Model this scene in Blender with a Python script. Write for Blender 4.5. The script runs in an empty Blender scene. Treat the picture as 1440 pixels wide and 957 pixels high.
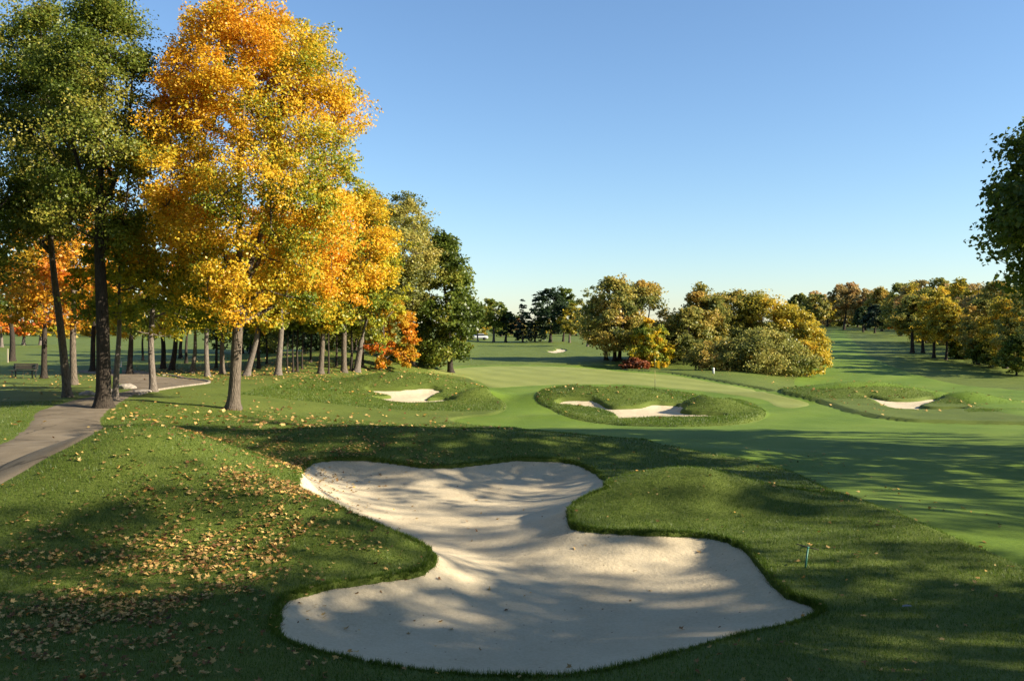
import bpy, math, random
import numpy as np
from mathutils import Vector

rng = np.random.default_rng(7)
random.seed(7)
R = math.radians
S = bpy.context.scene
C = S.collection
PI = math.pi

# ------------------------------------------------------------------ basics
CAMZ, F, PX0, PY0 = 3.1, 1247.0, 720.0, 478.5
PITCH = math.atan(18.5 / F)
SUN_EL, SUN_AZ = R(25), R(-14)          # azimuth measured from +X, negative towards the viewer
SUN = np.array([math.cos(SUN_AZ) * math.cos(SUN_EL), math.sin(SUN_AZ) * math.cos(SUN_EL), math.sin(SUN_EL)])

def sstep(a, b, x):
    t = np.clip((x - a) / (b - a), 0, 1)
    return t * t * (3 - 2 * t)

def _h(ix, iy, iz=0):
    n = np.sin(ix * 127.1 + iy * 311.7 + iz * 74.7) * 43758.5453
    return n - np.floor(n)

def noise2(x, y):
    ix, iy = np.floor(x), np.floor(y)
    fx, fy = x - ix, y - iy
    fx, fy = fx * fx * (3 - 2 * fx), fy * fy * (3 - 2 * fy)
    return ((_h(ix, iy) * (1 - fx) + _h(ix + 1, iy) * fx) * (1 - fy)
            + (_h(ix, iy + 1) * (1 - fx) + _h(ix + 1, iy + 1) * fx) * fy)

def noise3(x, y, z):
    iz = np.floor(z); fz = z - iz; fz = fz * fz * (3 - 2 * fz)
    a = noise2(x + iz * 17.3, y - iz * 9.1)
    b = noise2(x + (iz + 1) * 17.3, y - (iz + 1) * 9.1)
    return a * (1 - fz) + b * fz

def fbm(x, y, o=3):
    s, a, r = 0, 0.5, 0
    for i in range(o):
        r = r + a * noise2(x * 2 ** i + 13 * i, y * 2 ** i - 7 * i); s += a; a *= .5
    return r / s

def tag(o, label=None, cat=None, group=None, kind=None):
    if label: o['label'] = label
    if cat: o['category'] = cat
    if group: o['group'] = group
    if kind: o['kind'] = kind
    return o

def empty(name, loc=(0, 0, 0)):
    o = bpy.data.objects.new(name, None); C.objects.link(o)
    o.location = [float(v) for v in loc]; o.empty_display_size = .3
    return o

def link(name, me, parent=None, loc=None):
    o = bpy.data.objects.new(name, me); C.objects.link(o)
    if parent: o.parent = parent
    if loc is not None: o.location = [float(v) for v in loc]
    return o

def nmesh(name, V, faces, mat=None, smooth=True, attrs=None):
    """faces: one (n,k) index array, or a list of such arrays"""
    if isinstance(faces, np.ndarray): faces = [faces]
    faces = [f for f in faces if len(f)]
    me = bpy.data.meshes.new(name)
    V = np.asarray(V, np.float32)
    me.vertices.add(len(V)); me.vertices.foreach_set('co', V.ravel())
    tot = np.concatenate([np.full(len(f), f.shape[1], np.int32) for f in faces])
    idx = np.concatenate([f.ravel() for f in faces]).astype(np.int32)
    me.loops.add(len(idx)); me.loops.foreach_set('vertex_index', idx)
    me.polygons.add(len(tot))
    st = np.zeros(len(tot), np.int32); st[1:] = np.cumsum(tot)[:-1]
    me.polygons.foreach_set('loop_start', st)
    me.update(calc_edges=True)
    if smooth: me.polygons.foreach_set('use_smooth', np.ones(len(tot), bool))
    for k, (dom, arr) in (attrs or {}).items():
        a = me.attributes.new(k, 'FLOAT', dom); a.data.foreach_set('value', np.asarray(arr, np.float32))
    if mat: me.materials.append(mat)
    me.validate() if False else None
    return me

# ------------------------------------------------------------------ materials
def newmat(name):
    m = bpy.data.materials.new(name); m.use_nodes = True
    nt = m.node_tree; nt.nodes.clear()
    out = nt.nodes.new('ShaderNodeOutputMaterial')
    return m, nt, out

def N(nt, t, **kw):
    n = nt.nodes.new('ShaderNode' + t)
    for k, v in kw.items():
        if k in n.inputs: n.inputs[k].default_value = v
        else: setattr(n, k, v)
    return n

def ramp(nt, src, stops):
    r = nt.nodes.new('ShaderNodeValToRGB')
    el = r.color_ramp.elements
    while len(el) < len(stops): el.new(.5)
    for e, (p, c) in zip(el, stops):
        e.position = p; e.color = (*c, 1)
    nt.links.new(src, r.inputs[0])
    return r.outputs[0]

def simple(name, col, rough=.6, metal=0, spec=.4, var=.12, scale=6):
    m, nt, out = newmat(name)
    b = N(nt, 'BsdfPrincipled', Roughness=rough, Metallic=metal)
    b.inputs['Specular IOR Level'].default_value = spec
    tc = N(nt, 'TexCoord'); n = N(nt, 'TexNoise', Scale=scale, Detail=5.0)
    nt.links.new(tc.outputs['Object'], n.inputs['Vector'])
    a = tuple(c * (1 - var) for c in col); z = tuple(min(1, c * (1 + var)) for c in col)
    nt.links.new(ramp(nt, n.outputs[0], [(.3, a), (.7, z)]), b.inputs['Base Color'])
    nt.links.new(b.outputs[0], out.inputs[0])
    return m

def leafmat(name, stops, trans=.38, gloss=.02):
    m, nt, out = newmat(name)
    a = N(nt, 'Attribute', attribute_name='tint')
    col = ramp(nt, a.outputs['Fac'], stops)
    d = N(nt, 'BsdfDiffuse'); t = N(nt, 'BsdfTranslucent'); g = N(nt, 'BsdfGlossy', Roughness=.42)
    nt.links.new(col, d.inputs[0]); nt.links.new(col, t.inputs[0])
    m1 = N(nt, 'MixShader', Fac=trans); m2 = N(nt, 'MixShader', Fac=gloss)
    nt.links.new(d.outputs[0], m1.inputs[1]); nt.links.new(t.outputs[0], m1.inputs[2])
    nt.links.new(m1.outputs[0], m2.inputs[1]); nt.links.new(g.outputs[0], m2.inputs[2])
    nt.links.new(m2.outputs[0], out.inputs[0])
    return m

def grassmat(name, c0, c1, c2, fine=40., bump=.5, bscale=60., stripes=None, dist=.03):
    """turf: three scales of colour variation, optional faint mowing stripes (angle, width, amount)"""
    m, nt, out = newmat(name)
    tc = N(nt, 'TexCoord')
    b = N(nt, 'BsdfPrincipled', Roughness=.75); b.inputs['Specular IOR Level'].default_value = .15
    n1 = N(nt, 'TexNoise', Scale=.35, Detail=6.0, Roughness=.65)
    n2 = N(nt, 'TexNoise', Scale=fine, Detail=3.0, Roughness=.7)
    nt.links.new(tc.outputs['Object'], n1.inputs['Vector']); nt.links.new(tc.outputs['Object'], n2.inputs['Vector'])
    ad = N(nt, 'Math', operation='MULTIPLY_ADD'); ad.inputs[1].default_value = .55
    nt.links.new(n2.outputs[0], ad.inputs[0])
    mu = N(nt, 'Math', operation='MULTIPLY'); mu.inputs[1].default_value = .45
    nt.links.new(n1.outputs[0], mu.inputs[0]); nt.links.new(mu.outputs[0], ad.inputs[2])
    src = ad.outputs[0]
    if stripes:
        ang, wid, amt = stripes
        mp = N(nt, 'Mapping'); mp.inputs['Rotation'].default_value = (0, 0, ang)
        mp.inputs['Scale'].default_value = (1 / wid,) * 3
        nt.links.new(tc.outputs['Object'], mp.inputs[0])
        sx = N(nt, 'SeparateXYZ'); nt.links.new(mp.outputs[0], sx.inputs[0])
        s1 = N(nt, 'Math', operation='SINE'); nt.links.new(sx.outputs[0], s1.inputs[0])
        s2 = N(nt, 'Math', operation='MULTIPLY_ADD'); s2.inputs[1].default_value = amt
        nt.links.new(s1.outputs[0], s2.inputs[0]); nt.links.new(src, s2.inputs[2])
        src = s2.outputs[0]
    col = ramp(nt, src, [(.3, c0), (.5, c1), (.7, c2)])
    nt.links.new(col, b.inputs['Base Color'])
    n3 = N(nt, 'TexNoise', Scale=bscale, Detail=4.0, Roughness=.7)
    nt.links.new(tc.outputs['Object'], n3.inputs['Vector'])
    bp = N(nt, 'Bump', Strength=bump, Distance=dist)
    nt.links.new(n3.outputs[0], bp.inputs['Height']); nt.links.new(bp.outputs[0], b.inputs['Normal'])
    nt.links.new(b.outputs[0], out.inputs[0])
    return m

def barkmat(name, dark, light):
    m, nt, out = newmat(name)
    tc = N(nt, 'TexCoord'); mp = N(nt, 'Mapping'); mp.inputs['Scale'].default_value = (9, 9, 1.6)
    n = N(nt, 'TexNoise', Scale=3.0, Detail=8.0, Roughness=.7)
    v = N(nt, 'TexVoronoi', Scale=3.2)
    nt.links.new(tc.outputs['Object'], mp.inputs[0])
    nt.links.new(mp.outputs[0], n.inputs['Vector']); nt.links.new(mp.outputs[0], v.inputs['Vector'])
    b = N(nt, 'BsdfPrincipled', Roughness=.9); b.inputs['Specular IOR Level'].default_value = .15
    nt.links.new(ramp(nt, n.outputs[0], [(.32, dark), (.5, tuple((p + q) / 2 for p, q in zip(dark, light))), (.7, light)]), b.inputs['Base Color'])
    ad = N(nt, 'Math', operation='ADD'); nt.links.new(n.outputs[0], ad.inputs[0]); nt.links.new(v.outputs[0], ad.inputs[1])
    bp = N(nt, 'Bump', Strength=.9, Distance=.03)
    nt.links.new(ad.outputs[0], bp.inputs['Height']); nt.links.new(bp.outputs[0], b.inputs['Normal'])
    nt.links.new(b.outputs[0], out.inputs[0])
    return m

def sandmat():
    m, nt, out = newmat('bunker_sand')
    tc = N(nt, 'TexCoord')
    b = N(nt, 'BsdfPrincipled', Roughness=.95); b.inputs['Specular IOR Level'].default_value = .1
    n1 = N(nt, 'TexNoise', Scale=1.3, Detail=6.0, Roughness=.6)
    n2 = N(nt, 'TexNoise', Scale=26., Detail=6.0, Roughness=.75)
    n3 = N(nt, 'TexNoise', Scale=9., Detail=5.0, Roughness=.6)
    for n in (n1, n2, n3): nt.links.new(tc.outputs['Object'], n.inputs['Vector'])
    mx = N(nt, 'Math', operation='MULTIPLY_ADD'); mx.inputs[1].default_value = .6
    nt.links.new(n2.outputs[0], mx.inputs[0])
    h = N(nt, 'Math', operation='MULTIPLY'); h.inputs[1].default_value = .4
    nt.links.new(n1.outputs[0], h.inputs[0]); nt.links.new(h.outputs[0], mx.inputs[2])
    col = ramp(nt, mx.outputs[0], [(.3, (.42, .328, .207)), (.5, (.53, .43, .28)), (.68, (.60, .495, .335))])
    sp = N(nt, 'TexVoronoi', Scale=5.5)       # specks of bark and leaf crumbs
    nt.links.new(tc.outputs['Object'], sp.inputs['Vector'])
    lt = ramp(nt, sp.outputs['Distance'], [(.045, (0, 0, 0)), (.07, (1, 1, 1))])
    mixc = N(nt, 'MixRGB', blend_type='MIX'); mixc.inputs[1].default_value = (.16, .10, .055, 1)
    nt.links.new(lt, mixc.inputs[0]); nt.links.new(col, mixc.inputs[2])
    nt.links.new(mixc.outputs[0], b.inputs['Base Color'])
    v = N(nt, 'TexVoronoi', Scale=3.6, feature='SMOOTH_F1')            # old footprints raked over
    nt.links.new(tc.outputs['Object'], v.inputs['Vector'])
    ad0 = N(nt, 'Math', operation='MULTIPLY_ADD'); ad0.inputs[1].default_value = .55
    nt.links.new(n2.outputs[0], ad0.inputs[0]); nt.links.new(n3.outputs[0], ad0.inputs[2])
    ad = N(nt, 'Math', operation='MULTIPLY_ADD'); ad.inputs[1].default_value = .9
    nt.links.new(v.outputs['Distance'], ad.inputs[0]); nt.links.new(ad0.outputs[0], ad.inputs[2])
    bp = N(nt, 'Bump', Strength=.42, Distance=.035)
    nt.links.new(ad.outputs[0], bp.inputs['Height']); nt.links.new(bp.outputs[0], b.inputs['Normal'])
    nt.links.new(b.outputs[0], out.inputs[0])
    return m

def pathmat():
    m, nt, out = newmat('asphalt_path')
    tc = N(nt, 'TexCoord')
    b = N(nt, 'BsdfPrincipled', Roughness=.9); b.inputs['Specular IOR Level'].default_value = .2
    n1 = N(nt, 'TexNoise', Scale=.7, Detail=7.0, Roughness=.65); n2 = N(nt, 'TexNoise', Scale=70., Detail=2.0)
    for n in (n1, n2): nt.links.new(tc.outputs['Object'], n.inputs['Vector'])
    ad = N(nt, 'Math', operation='MULTIPLY_ADD'); ad.inputs[1].default_value = .35
    nt.links.new(n2.outputs[0], ad.inputs[0]); nt.links.new(n1.outputs[0], ad.inputs[2])
    cr = N(nt, 'TexVoronoi', Scale=.42, feature='DISTANCE_TO_EDGE'); wv = N(nt, 'TexNoise', Scale=2.2, Detail=4.0)
    va = N(nt, 'VectorMath', operation='MULTIPLY_ADD'); va.inputs[1].default_value = (.35,) * 3
    nt.links.new(tc.outputs['Object'], wv.inputs['Vector']); nt.links.new(wv.outputs['Color'], va.inputs[0]); nt.links.new(tc.outputs['Object'], va.inputs[2])
    nt.links.new(va.outputs[0], cr.inputs['Vector'])
    crk = ramp(nt, cr.outputs['Distance'], [(.004, (.45, .45, .45)), (.016, (1, 1, 1))])
    mcr = N(nt, 'MixRGB', blend_type='MULTIPLY'); mcr.inputs[0].default_value = 1
    nt.links.new(crk, mcr.inputs[2]); nt.links.new(mcr.outputs[0], b.inputs['Base Color'])
    nt.links.new(ramp(nt, ad.outputs[0], [(.45, (.10, .077, .050)), (.7, (.165, .128, .084)), (.9, (.225, .178, .12))]), mcr.inputs[1])
    bp = N(nt, 'Bump', Strength=.35, Distance=.01)
    nt.links.new(n2.outputs[0], bp.inputs['Height']); nt.links.new(bp.outputs[0], b.inputs['Normal'])
    nt.links.new(b.outputs[0], out.inputs[0])
    return m

M = {}
M['rough'] = grassmat('rough_turf', (.055, .076, .012), (.100, .130, .020), (.150, .170, .031), fine=34., bump=.8, bscale=30.)
M['fairway'] = grassmat('fairway_turf', (.072, .120, .010), (.112, .170, .016), (.152, .20, .026), fine=18., bump=.35, bscale=80., stripes=(R(35), .75, .06))
M['green'] = grassmat('green_turf', (.165, .185, .040), (.205, .222, .052), (.235, .248, .064), fine=9., bump=.15, bscale=90., stripes=(R(-28), .5, .08))
M['sand'] = sandmat(); M['path'] = pathmat()
M['kerb'] = simple('kerb_stone', (.22, .18, .13), .85, var=.3)
M['bark_brown'] = barkmat('bark_brown', (.045, .034, .025), (.19, .15, .11))
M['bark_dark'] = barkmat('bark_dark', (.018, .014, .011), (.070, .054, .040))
M['bark_grey'] = barkmat('bark_grey', (.055, .043, .035), (.24, .195, .155))
LEAF = {
 'gold':    [(0, (.13, .18, .02)), (.18, (.34, .35, .028)), (.36, (.64, .44, .028)), (.62, (.76, .43, .026)), (.88, (.76, .38, .024)), (1, (.70, .29, .022))],
 'goldgreen': [(0, (.12, .17, .025)), (.35, (.30, .32, .035)), (.65, (.58, .46, .030)), (1, (.72, .42, .025))],
 'orange':  [(0, (.38, .26, .02)), (.35, (.66, .33, .025)), (.7, (.66, .21, .020)), (1, (.48, .09, .016))],
 'olive':   [(0, (.10, .12, .028)), (.4, (.22, .225, .050)), (.75, (.34, .31, .070)), (1, (.44, .35, .075))],
 'green':   [(0, (.048, .070, .013)), (.45, (.115, .155, .020)), (.8, (.215, .235, .032)), (1, (.34, .29, .045))],
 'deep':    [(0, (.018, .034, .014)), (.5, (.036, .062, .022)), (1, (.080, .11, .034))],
 'brown':   [(0, (.20, .165, .060)), (.4, (.36, .27, .095)), (.75, (.46, .32, .11)), (1, (.46, .25, .09))],
 'mixed':   [(0, (.09, .115, .026)), (.35, (.21, .215, .048)), (.65, (.42, .34, .065)), (1, (.50, .31, .065))],
 'straw':   [(0, (.13, .145, .028)), (.4, (.34, .29, .038)), (.7, (.55, .41, .036)), (1, (.62, .38, .034))],
 'red':     [(0, (.14, .055, .025)), (.5, (.27, .075, .03)), (1, (.36, .14, .045))],
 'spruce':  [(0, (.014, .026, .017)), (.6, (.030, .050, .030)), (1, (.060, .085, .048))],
 'litter':  [(0, (.07, .032, .016)), (.3, (.20, .095, .034)), (.55, (.40, .24, .080)), (.8, (.56, .38, .14)), (1, (.60, .28, .05))],
 'blade':   [(0, (.032, .066, .006)), (.5, (.080, .136, .012)), (.85, (.15, .20, .025)), (1, (.30, .27, .08))],
}
for k, v in LEAF.items():
    M['leaf_' + k] = leafmat('leaf_' + k, v, trans=.12 if k == 'litter' else .44)

# ------------------------------------------------------------------ terrain
YC = np.array([-60, 0, 5, 8, 20, 26, 30, 36, 50, 58, 72, 86, 100, 130, 200, 300, 500, 1200.])
ZC = np.array([2., .9, .25, .0, .0, -.1, -.42, -.90, -1.02, -1.05, -.95, -.68, -.55, -.38, -.1, 1., 4., 10.])
YL = np.array([-60, 0, 5, 8, 30, 60, 100, 200, 300, 500, 1200.])
ZL = np.array([2., .9, .2, 0, -.05, -.1, .1, .5, 1.0, 3., 9.])
YR = np.array([-60, 0, 5, 8, 20, 30, 36, 50, 62, 75, 82, 100, 140, 210, 300, 420, 1200.])
ZR = np.array([2., .9, .25, .0, -.05, -.5, -.90, -1.15, -1.5, -1.8, -1.45, -.5, .3, 1.4, 3.0, 6.0, 12.])

def prof(Y, Z, y):       # smooth interpolation
    return (np.interp(y, Y, Z) + np.interp(y * .96 - .6, Y, Z) + np.interp(y * 1.04 + .6, Y, Z)
            + np.interp(y * .92 - 1, Y, Z) + np.interp(y * 1.08 + 1, Y, Z)) / 5

MOUNDS = [  # x, y, sx, sy, rot, h
 (-6.2, 14.7, 2.8, 2.2, R(-10), 1.35), (-3.0, 12.7, 1.6, .85, R(-14), .34), (-1.5, 21.6, 6.5, 1.5, R(-4), .62),
 (3.0, 15.1, 1.8, .95, R(-8), .62), (6.6, 13.5, 2.0, 2.4, 0, .18), (-7, 22, 3, 2.2, 0, .12),
 (-5.8, 52.2, 4.4, 2.2, R(-8), 1.25), (-1.9, 47.0, 1.4, .9, R(20), .65), (-9.5, 46, 2.5, 2.2, 0, .15),
 (4.4, 46.6, 4.2, 2.4, R(-10), 1.05), (9.4, 41.6, 1.6, 1.3, R(-10), .85), (3.0, 38.6, 2.2, .8, R(-18), .22),
 (21.0, 52.0, 4.2, 2.1, R(-6), .92), (24.2, 47.0, 2.0, 1.1, 0, .55), (16.5, 52.5, 4, 2.2, R(-30), .22),
 (-13.5, 74, 7, 8, 0, 1.1), (-24, 80, 9, 9, 0, .5), (14, 88, 9, 5, R(-20), -.75),
]

def zsmooth(x, y):
    wl = sstep(-4, -15, x)
    u = x / np.maximum(y, 8.)
    wr = sstep(.24, .36, u) * sstep(28, 60, y)
    z = prof(YC, ZC, y)
    z = z * (1 - wl) + prof(YL, ZL, y) * wl
    z = z * (1 - wr) + prof(YR, ZR, y) * wr
    for mx, my, sx, sy, ro, h in MOUNDS:
        c, s = math.cos(ro), math.sin(ro)
        dx, dy = x - mx, y - my
        a, b = dx * c + dy * s, -dx * s + dy * c
        z = z + h * np.exp(-(a * a / (sx * sx) + b * b / (sy * sy)))
    z = z + (fbm(x * .11, y * .11) - .5) * .25 * sstep(9, 30, y) + (fbm(x * .5 + 5, y * .5) - .5) * .10
    # rising wooded ground far out
    return z

def unproj(pts, zfun=zsmooth, y0=4., y1=700.):
    pts = np.asarray(pts, float).reshape(-1, 2)
    ys = np.geomspace(y0, y1, 2600)
    dx = (pts[:, 0] - PX0) / F; dv = -(pts[:, 1] - PY0) / F
    cp, sp = math.cos(PITCH), math.sin(PITCH)
    fy = cp + dv * sp; fz = -sp + dv * cp          # direction, forward = y
    X = (dx / fy)[:, None] * ys[None]; Z = CAMZ + (fz / fy)[:, None] * ys[None]
    D = Z - zfun(X, np.broadcast_to(ys[None], X.shape))
    hit = D < 0
    i = np.where(hit.any(1), hit.argmax(1), len(ys) - 1); i = np.maximum(i, 1)
    r = np.arange(len(pts))
    d0, d1 = D[r, i - 1], D[r, i]
    t = np.clip(d0 / (d0 - d1 + 1e-9), 0, 1)
    y = ys[i - 1] + (ys[i] - ys[i - 1]) * t
    return np.stack([(dx / fy) * y, y], 1)

def at(px, d):                                     # world x for a column px at depth d
    return (px - PX0) / F * d

def zpix(py, d):                                   # world z of picture height py at depth d
    dv = -(py - PY0) / F
    return CAMZ + (-math.sin(PITCH) + dv * math.cos(PITCH)) / (math.cos(PITCH) + dv * math.sin(PITCH)) * d

def smoothpoly(p, k=6):
    p = np.asarray(p, float); n = len(p); out = []
    for i in range(n):
        a, b, c, d = p[(i - 1) % n], p[i], p[(i + 1) % n], p[(i + 2) % n]
        for j in range(k):
            t = j / k
            out.append(.5 * (2 * b + (c - a) * t + (2 * a - 5 * b + 4 * c - d) * t * t + (3 * b - a - 3 * c + d) * t ** 3))
    return np.array(out)

def sdist(P, poly, pad=1.5):
    """signed distance (negative inside), 9 beyond the padded box"""
    lo, hi = poly.min(0) - pad, poly.max(0) + pad
    out = np.full(len(P), 9.)
    m = np.where((P[:, 0] > lo[0]) & (P[:, 0] < hi[0]) & (P[:, 1] > lo[1]) & (P[:, 1] < hi[1]))[0]
    A = poly; B = np.roll(poly, -1, 0); E = B - A; L2 = (E ** 2).sum(1) + 1e-12
    for s in range(0, len(m), 4000):
        q = P[m[s:s + 4000]]
        W = q[:, None] - A[None]
        t = np.clip((W * E).sum(2) / L2, 0, 1)
        d = np.sqrt((((W - t[..., None] * E) ** 2).sum(2)).min(1))
        cond = (A[None, :, 1] > q[:, None, 1]) != (B[None, :, 1] > q[:, None, 1])
        xi = E[None, :, 0] * (q[:, None, 1] - A[None, :, 1]) / (E[None, :, 1] + 1e-15) + A[None, :, 0]
        ins = ((cond & (q[:, None, 0] < xi)).sum(1) % 2) == 1
        out[m[s:s + 4000]] = np.where(ins, -d, d)
    return out

def zp(pts, s, ox, oy): return [(ox + a / s, oy + b / s) for a, b in pts]

SAND_PX = {
 'front': [(447,652),(480,649),(520,650),(560,655),(600,660),(640,659),(680,655),(720,650),(760,650),(800,653),(830,664),(848,678),(852,690),(838,696),(815,706),(800,718),(797,732),(805,745),(825,750),(870,754),(920,756),(970,757),(1010,762),(1035,770),(1055,785),(1068,800),(1085,820),(1110,836),(1140,847),(1150,855),(1138,864),(1100,876),(1050,886),(1000,900),(950,914),(900,927),(850,938),(790,946),(720,948),(650,944),(580,937),(520,928),(470,917),(430,907),(400,893),(390,880),(392,865),(398,850),(410,838),(440,830),(480,822),(540,815),(585,808),(605,798),(612,786),(604,775),(580,763),(545,748),(510,734),(470,715),(435,700),(420,688),(422,672),(430,660)],
 'centre': zp([(160,262),(210,245),(300,240),(370,243),(420,262),(450,285),(490,297),(560,298),(640,292),(690,277),(740,273),(800,280),(920,285),(890,305),(880,320),(920,328),(1050,335),(1140,348),(1080,358),(900,362),(700,362),(520,360),(505,345),(470,325),(400,302),(320,288),(240,280),(180,275)], 4, 740, 500),
 'left': zp([(145,230),(250,240),(370,240),(450,235),(520,228),(640,222),(700,240),(755,262),(700,275),(660,298),(625,322),(690,315),(800,310),(875,303),(870,318),(780,332),(640,345),(480,348),(340,335),(225,306),(300,304),(350,298),(320,288),(230,268)], 5.143, 480, 500),
 'right': zp([(495,748),(550,750),(640,770),(720,780),(830,778),(900,765),(1000,768),(960,780),(900,800),(860,813),(900,822),(1110,826),(1080,836),(900,838),(720,830),(650,812),(600,785),(540,760)], 4, 1080, 370),
 'far': zp([(715,688),(780,685),(790,672),(860,678),(870,685),(840,698),(780,705),(740,700)], 5.54, 640, 370),
}
SAND = {k: unproj(smoothpoly(v, 6)) for k, v in SAND_PX.items()}
SPEC = {'front': (.055, .42, .9), 'centre': (.14, .50, 1.0), 'left': (.14, .35, 1.0), 'right': (.14, .35, 1.0), 'far': (.10, .3, 1.2)}
OVAL = unproj(smoothpoly(zp([(50,240),(70,205),(150,180),(300,172),(450,180),(600,188),(760,200),(900,218),(1050,240),(1180,255),(1270,275),(1340,310),(1345,345),(1280,375),(1150,392),(900,402),(700,400),(500,392),(350,375),(230,345),(130,300),(70,270)], 4, 740, 500), 4))
FAIR = unproj(smoothpoly([(640,590),(700,582),(712,568),(694,556),(684,545),(655,530),(612,521),(640,516),(700,513.5),(800,514),(880,521),(940,525),(1000,535),(1080,550),(1150,566),(1200,582),(1260,592),(1330,596),(1440,598),(1700,604),(1900,700),(1700,890),(1440,796),(1393,776),(1322,747),(1256,720),(1177,693),(1123,668),(1060,650),(1000,640),(900,622),(820,614),(740,606),(660,598)], 4))
GREEN = unproj(smoothpoly([(600,523),(640,518),(700,515),(800,516),(880,523),(940,527),(1000,537),(1080,552),(1140,567),(1120,574),(1090,572),(1070,562),(1000,552),(940,546),(880,541),(800,541),(740,543),(690,545),(664,534)], 4))
FARFAIR = unproj(smoothpoly([(1120,548),(1150,500),(1163,472),(1168,464),(1188,464),(1196,474),(1210,489),(1230,506),(1285,528),(1360,545),(1470,556),(1560,580),(1440,590),(1330,560),(1250,547)], 4))
PATH_PX = [(-160,770),(0,690),(60,655),(110,629),(143,609),(141,596),(152,580),(170,568),(190,557),(215,552),(255,546),(289,541.5),(290,538),(262,534.5),(224,531),(215,527),(200,523.5),(160,521),(115,522),(113,525.5),(158,530),(163,540),(186,545),(180,552),(155,556),(130,560),(95,568),(52,583),(42,600),(0,630),(-160,700)]
PATH = unproj(smoothpoly(PATH_PX, 4))
FARPATH = unproj([(-160, 700)])

def roughlift(P):
    """mown turf lies lower than the rough around it"""
    f = np.maximum(sdist(P, FAIR, 2.), -sdist(P, OVAL, 2.))
    return (.09 + .07 * sstep(34, 38, P[:, 1]) * sstep(3, 7, P[:, 0])) * sstep(-.02, .22, f) * sstep(9, 13, P[:, 1])

def zgrass(P):
    return zsmooth(P[:, 0], P[:, 1]) + roughlift(P)

def axis(segs):
    out = [segs[0][0]]
    for a, b, s in segs:
        n = max(1, int(round((b - a) / s))); out += list(a + (b - a) * (np.arange(n) + 1) / n)
    return np.array(out)
def grow(a, b, s, g):
    out = [a]
    while out[-1] < b: out.append(out[-1] + s); s *= g
    return np.array(out[1:])
xp = axis([(0, 11, .1), (11, 27, .2), (27, 40, .5)])
xp = np.concatenate([xp, grow(40, 900, .6, 1.09)])
xm = axis([(0, 11, .1), (11, 27, .2), (27, 40, .5)])
xm = np.concatenate([xm, grow(40, 900, .6, 1.09)])
GX = np.concatenate([-xm[:0:-1], xp])
GY = np.concatenate([axis([(-40, 2, 3.), (2, 6.5, .3), (6.5, 23, .08), (23, 62, .2), (62, 100, .5)]), grow(100, 1200, .7, 1.045)])
nx, ny = len(GX), len(GY)
gx, gy = np.meshgrid(GX, GY)
P = np.stack([gx.ravel(), gy.ravel()], 1)
ZG = zgrass(P)
ZT = ZG.copy()
SD = {k: sdist(P, v) for k, v in SAND.items()}
ZS = {}
for k, (lip, depth, a) in SPEC.items():
    sd = SD[k]
    poly = SAND[k]
    edge = float(np.median(zgrass(poly)))
    floor = edge - lip - depth if k == 'front' else edge - depth * .6
    d = np.maximum(-sd, 0)
    zs = floor + (ZG - lip - floor) * np.exp(-(d / a))
    zs = zs + (fbm(P[:, 0] * 1.6, P[:, 1] * 1.6) - .5) * .03
    ZS[k] = zs
    w = sstep(0, .11 if k == 'front' else .3, -sd)
    ZT = ZT + (zs - .3 - ZT) * w

def gridfaces(mask):
    """quads of the grid whose four corners satisfy mask in at least one corner"""
    m = mask.reshape(ny, nx)
    q = m[:-1, :-1] | m[1:, :-1] | m[:-1, 1:] | m[1:, 1:]
    j, i = np.where(q)
    a = j * nx + i
    return np.stack([a, a + 1, a + nx + 1, a + nx], 1)

def sub(name, faces, z, mat):
    used, inv = np.unique(faces.ravel(), return_inverse=True)
    V = np.column_stack([P[used], z[used]])
    return link(name, nmesh(name, V, inv.reshape(faces.shape), mat))

ground = sub('ground', gridfaces(np.ones(len(P), bool)), ZT, M['rough']); tag(ground, kind='structure')

def sheet(name, sd, mat, lift, steep=.2):
    z = ZT + np.clip(-sd * steep, -.06, lift)
    o = sub(name, gridfaces(sd < .12), z, mat)
    return tag(o, kind='structure')
sdO = sdist(P, OVAL, 2.); sdF = np.maximum(sdist(P, FAIR, 2.), -sdO); sdG = np.maximum(sdist(P, GREEN, 2.), -sdO)
sdP = sdist(P, PATH, 2.) + (noise2(P[:, 0] * 3.1, P[:, 1] * 3.1) - .5) * .12; sdFF = sdist(P, FARFAIR, 3.)
for k in ('left', 'right', 'centre'): sdF = np.maximum(sdF, -SD[k] + .3)
sheet('fairway', sdF, M['fairway'], .02)
sheet('putting_green', sdG, M['green'], .035)
sheet('far_fairway', sdFF, M['fairway'], .03, .1)
sheet('path', sdP, M['path'], .02)

SLAB = {'front': ('large pale sand bunker filling the foreground, shaped like a kidney', ),
 'centre': ('mid sized sand bunker below the putting green with a tufted oval collar', ),
 'left': ('small sand bunker on the left under the grassy mound near the trees', ),
 'right': ('sand bunker on the right beyond the bank behind the green', ),
 'far': ('tiny distant sand bunker on the far fairway before the dark trees', )}
for k in SAND:
    o = sub('sand_bunker', gridfaces(SD[k] < .3), ZS[k], M['sand'])
    tag(o, SLAB[k][0], 'sand bunker', 'sand bunkers around the green')

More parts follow.
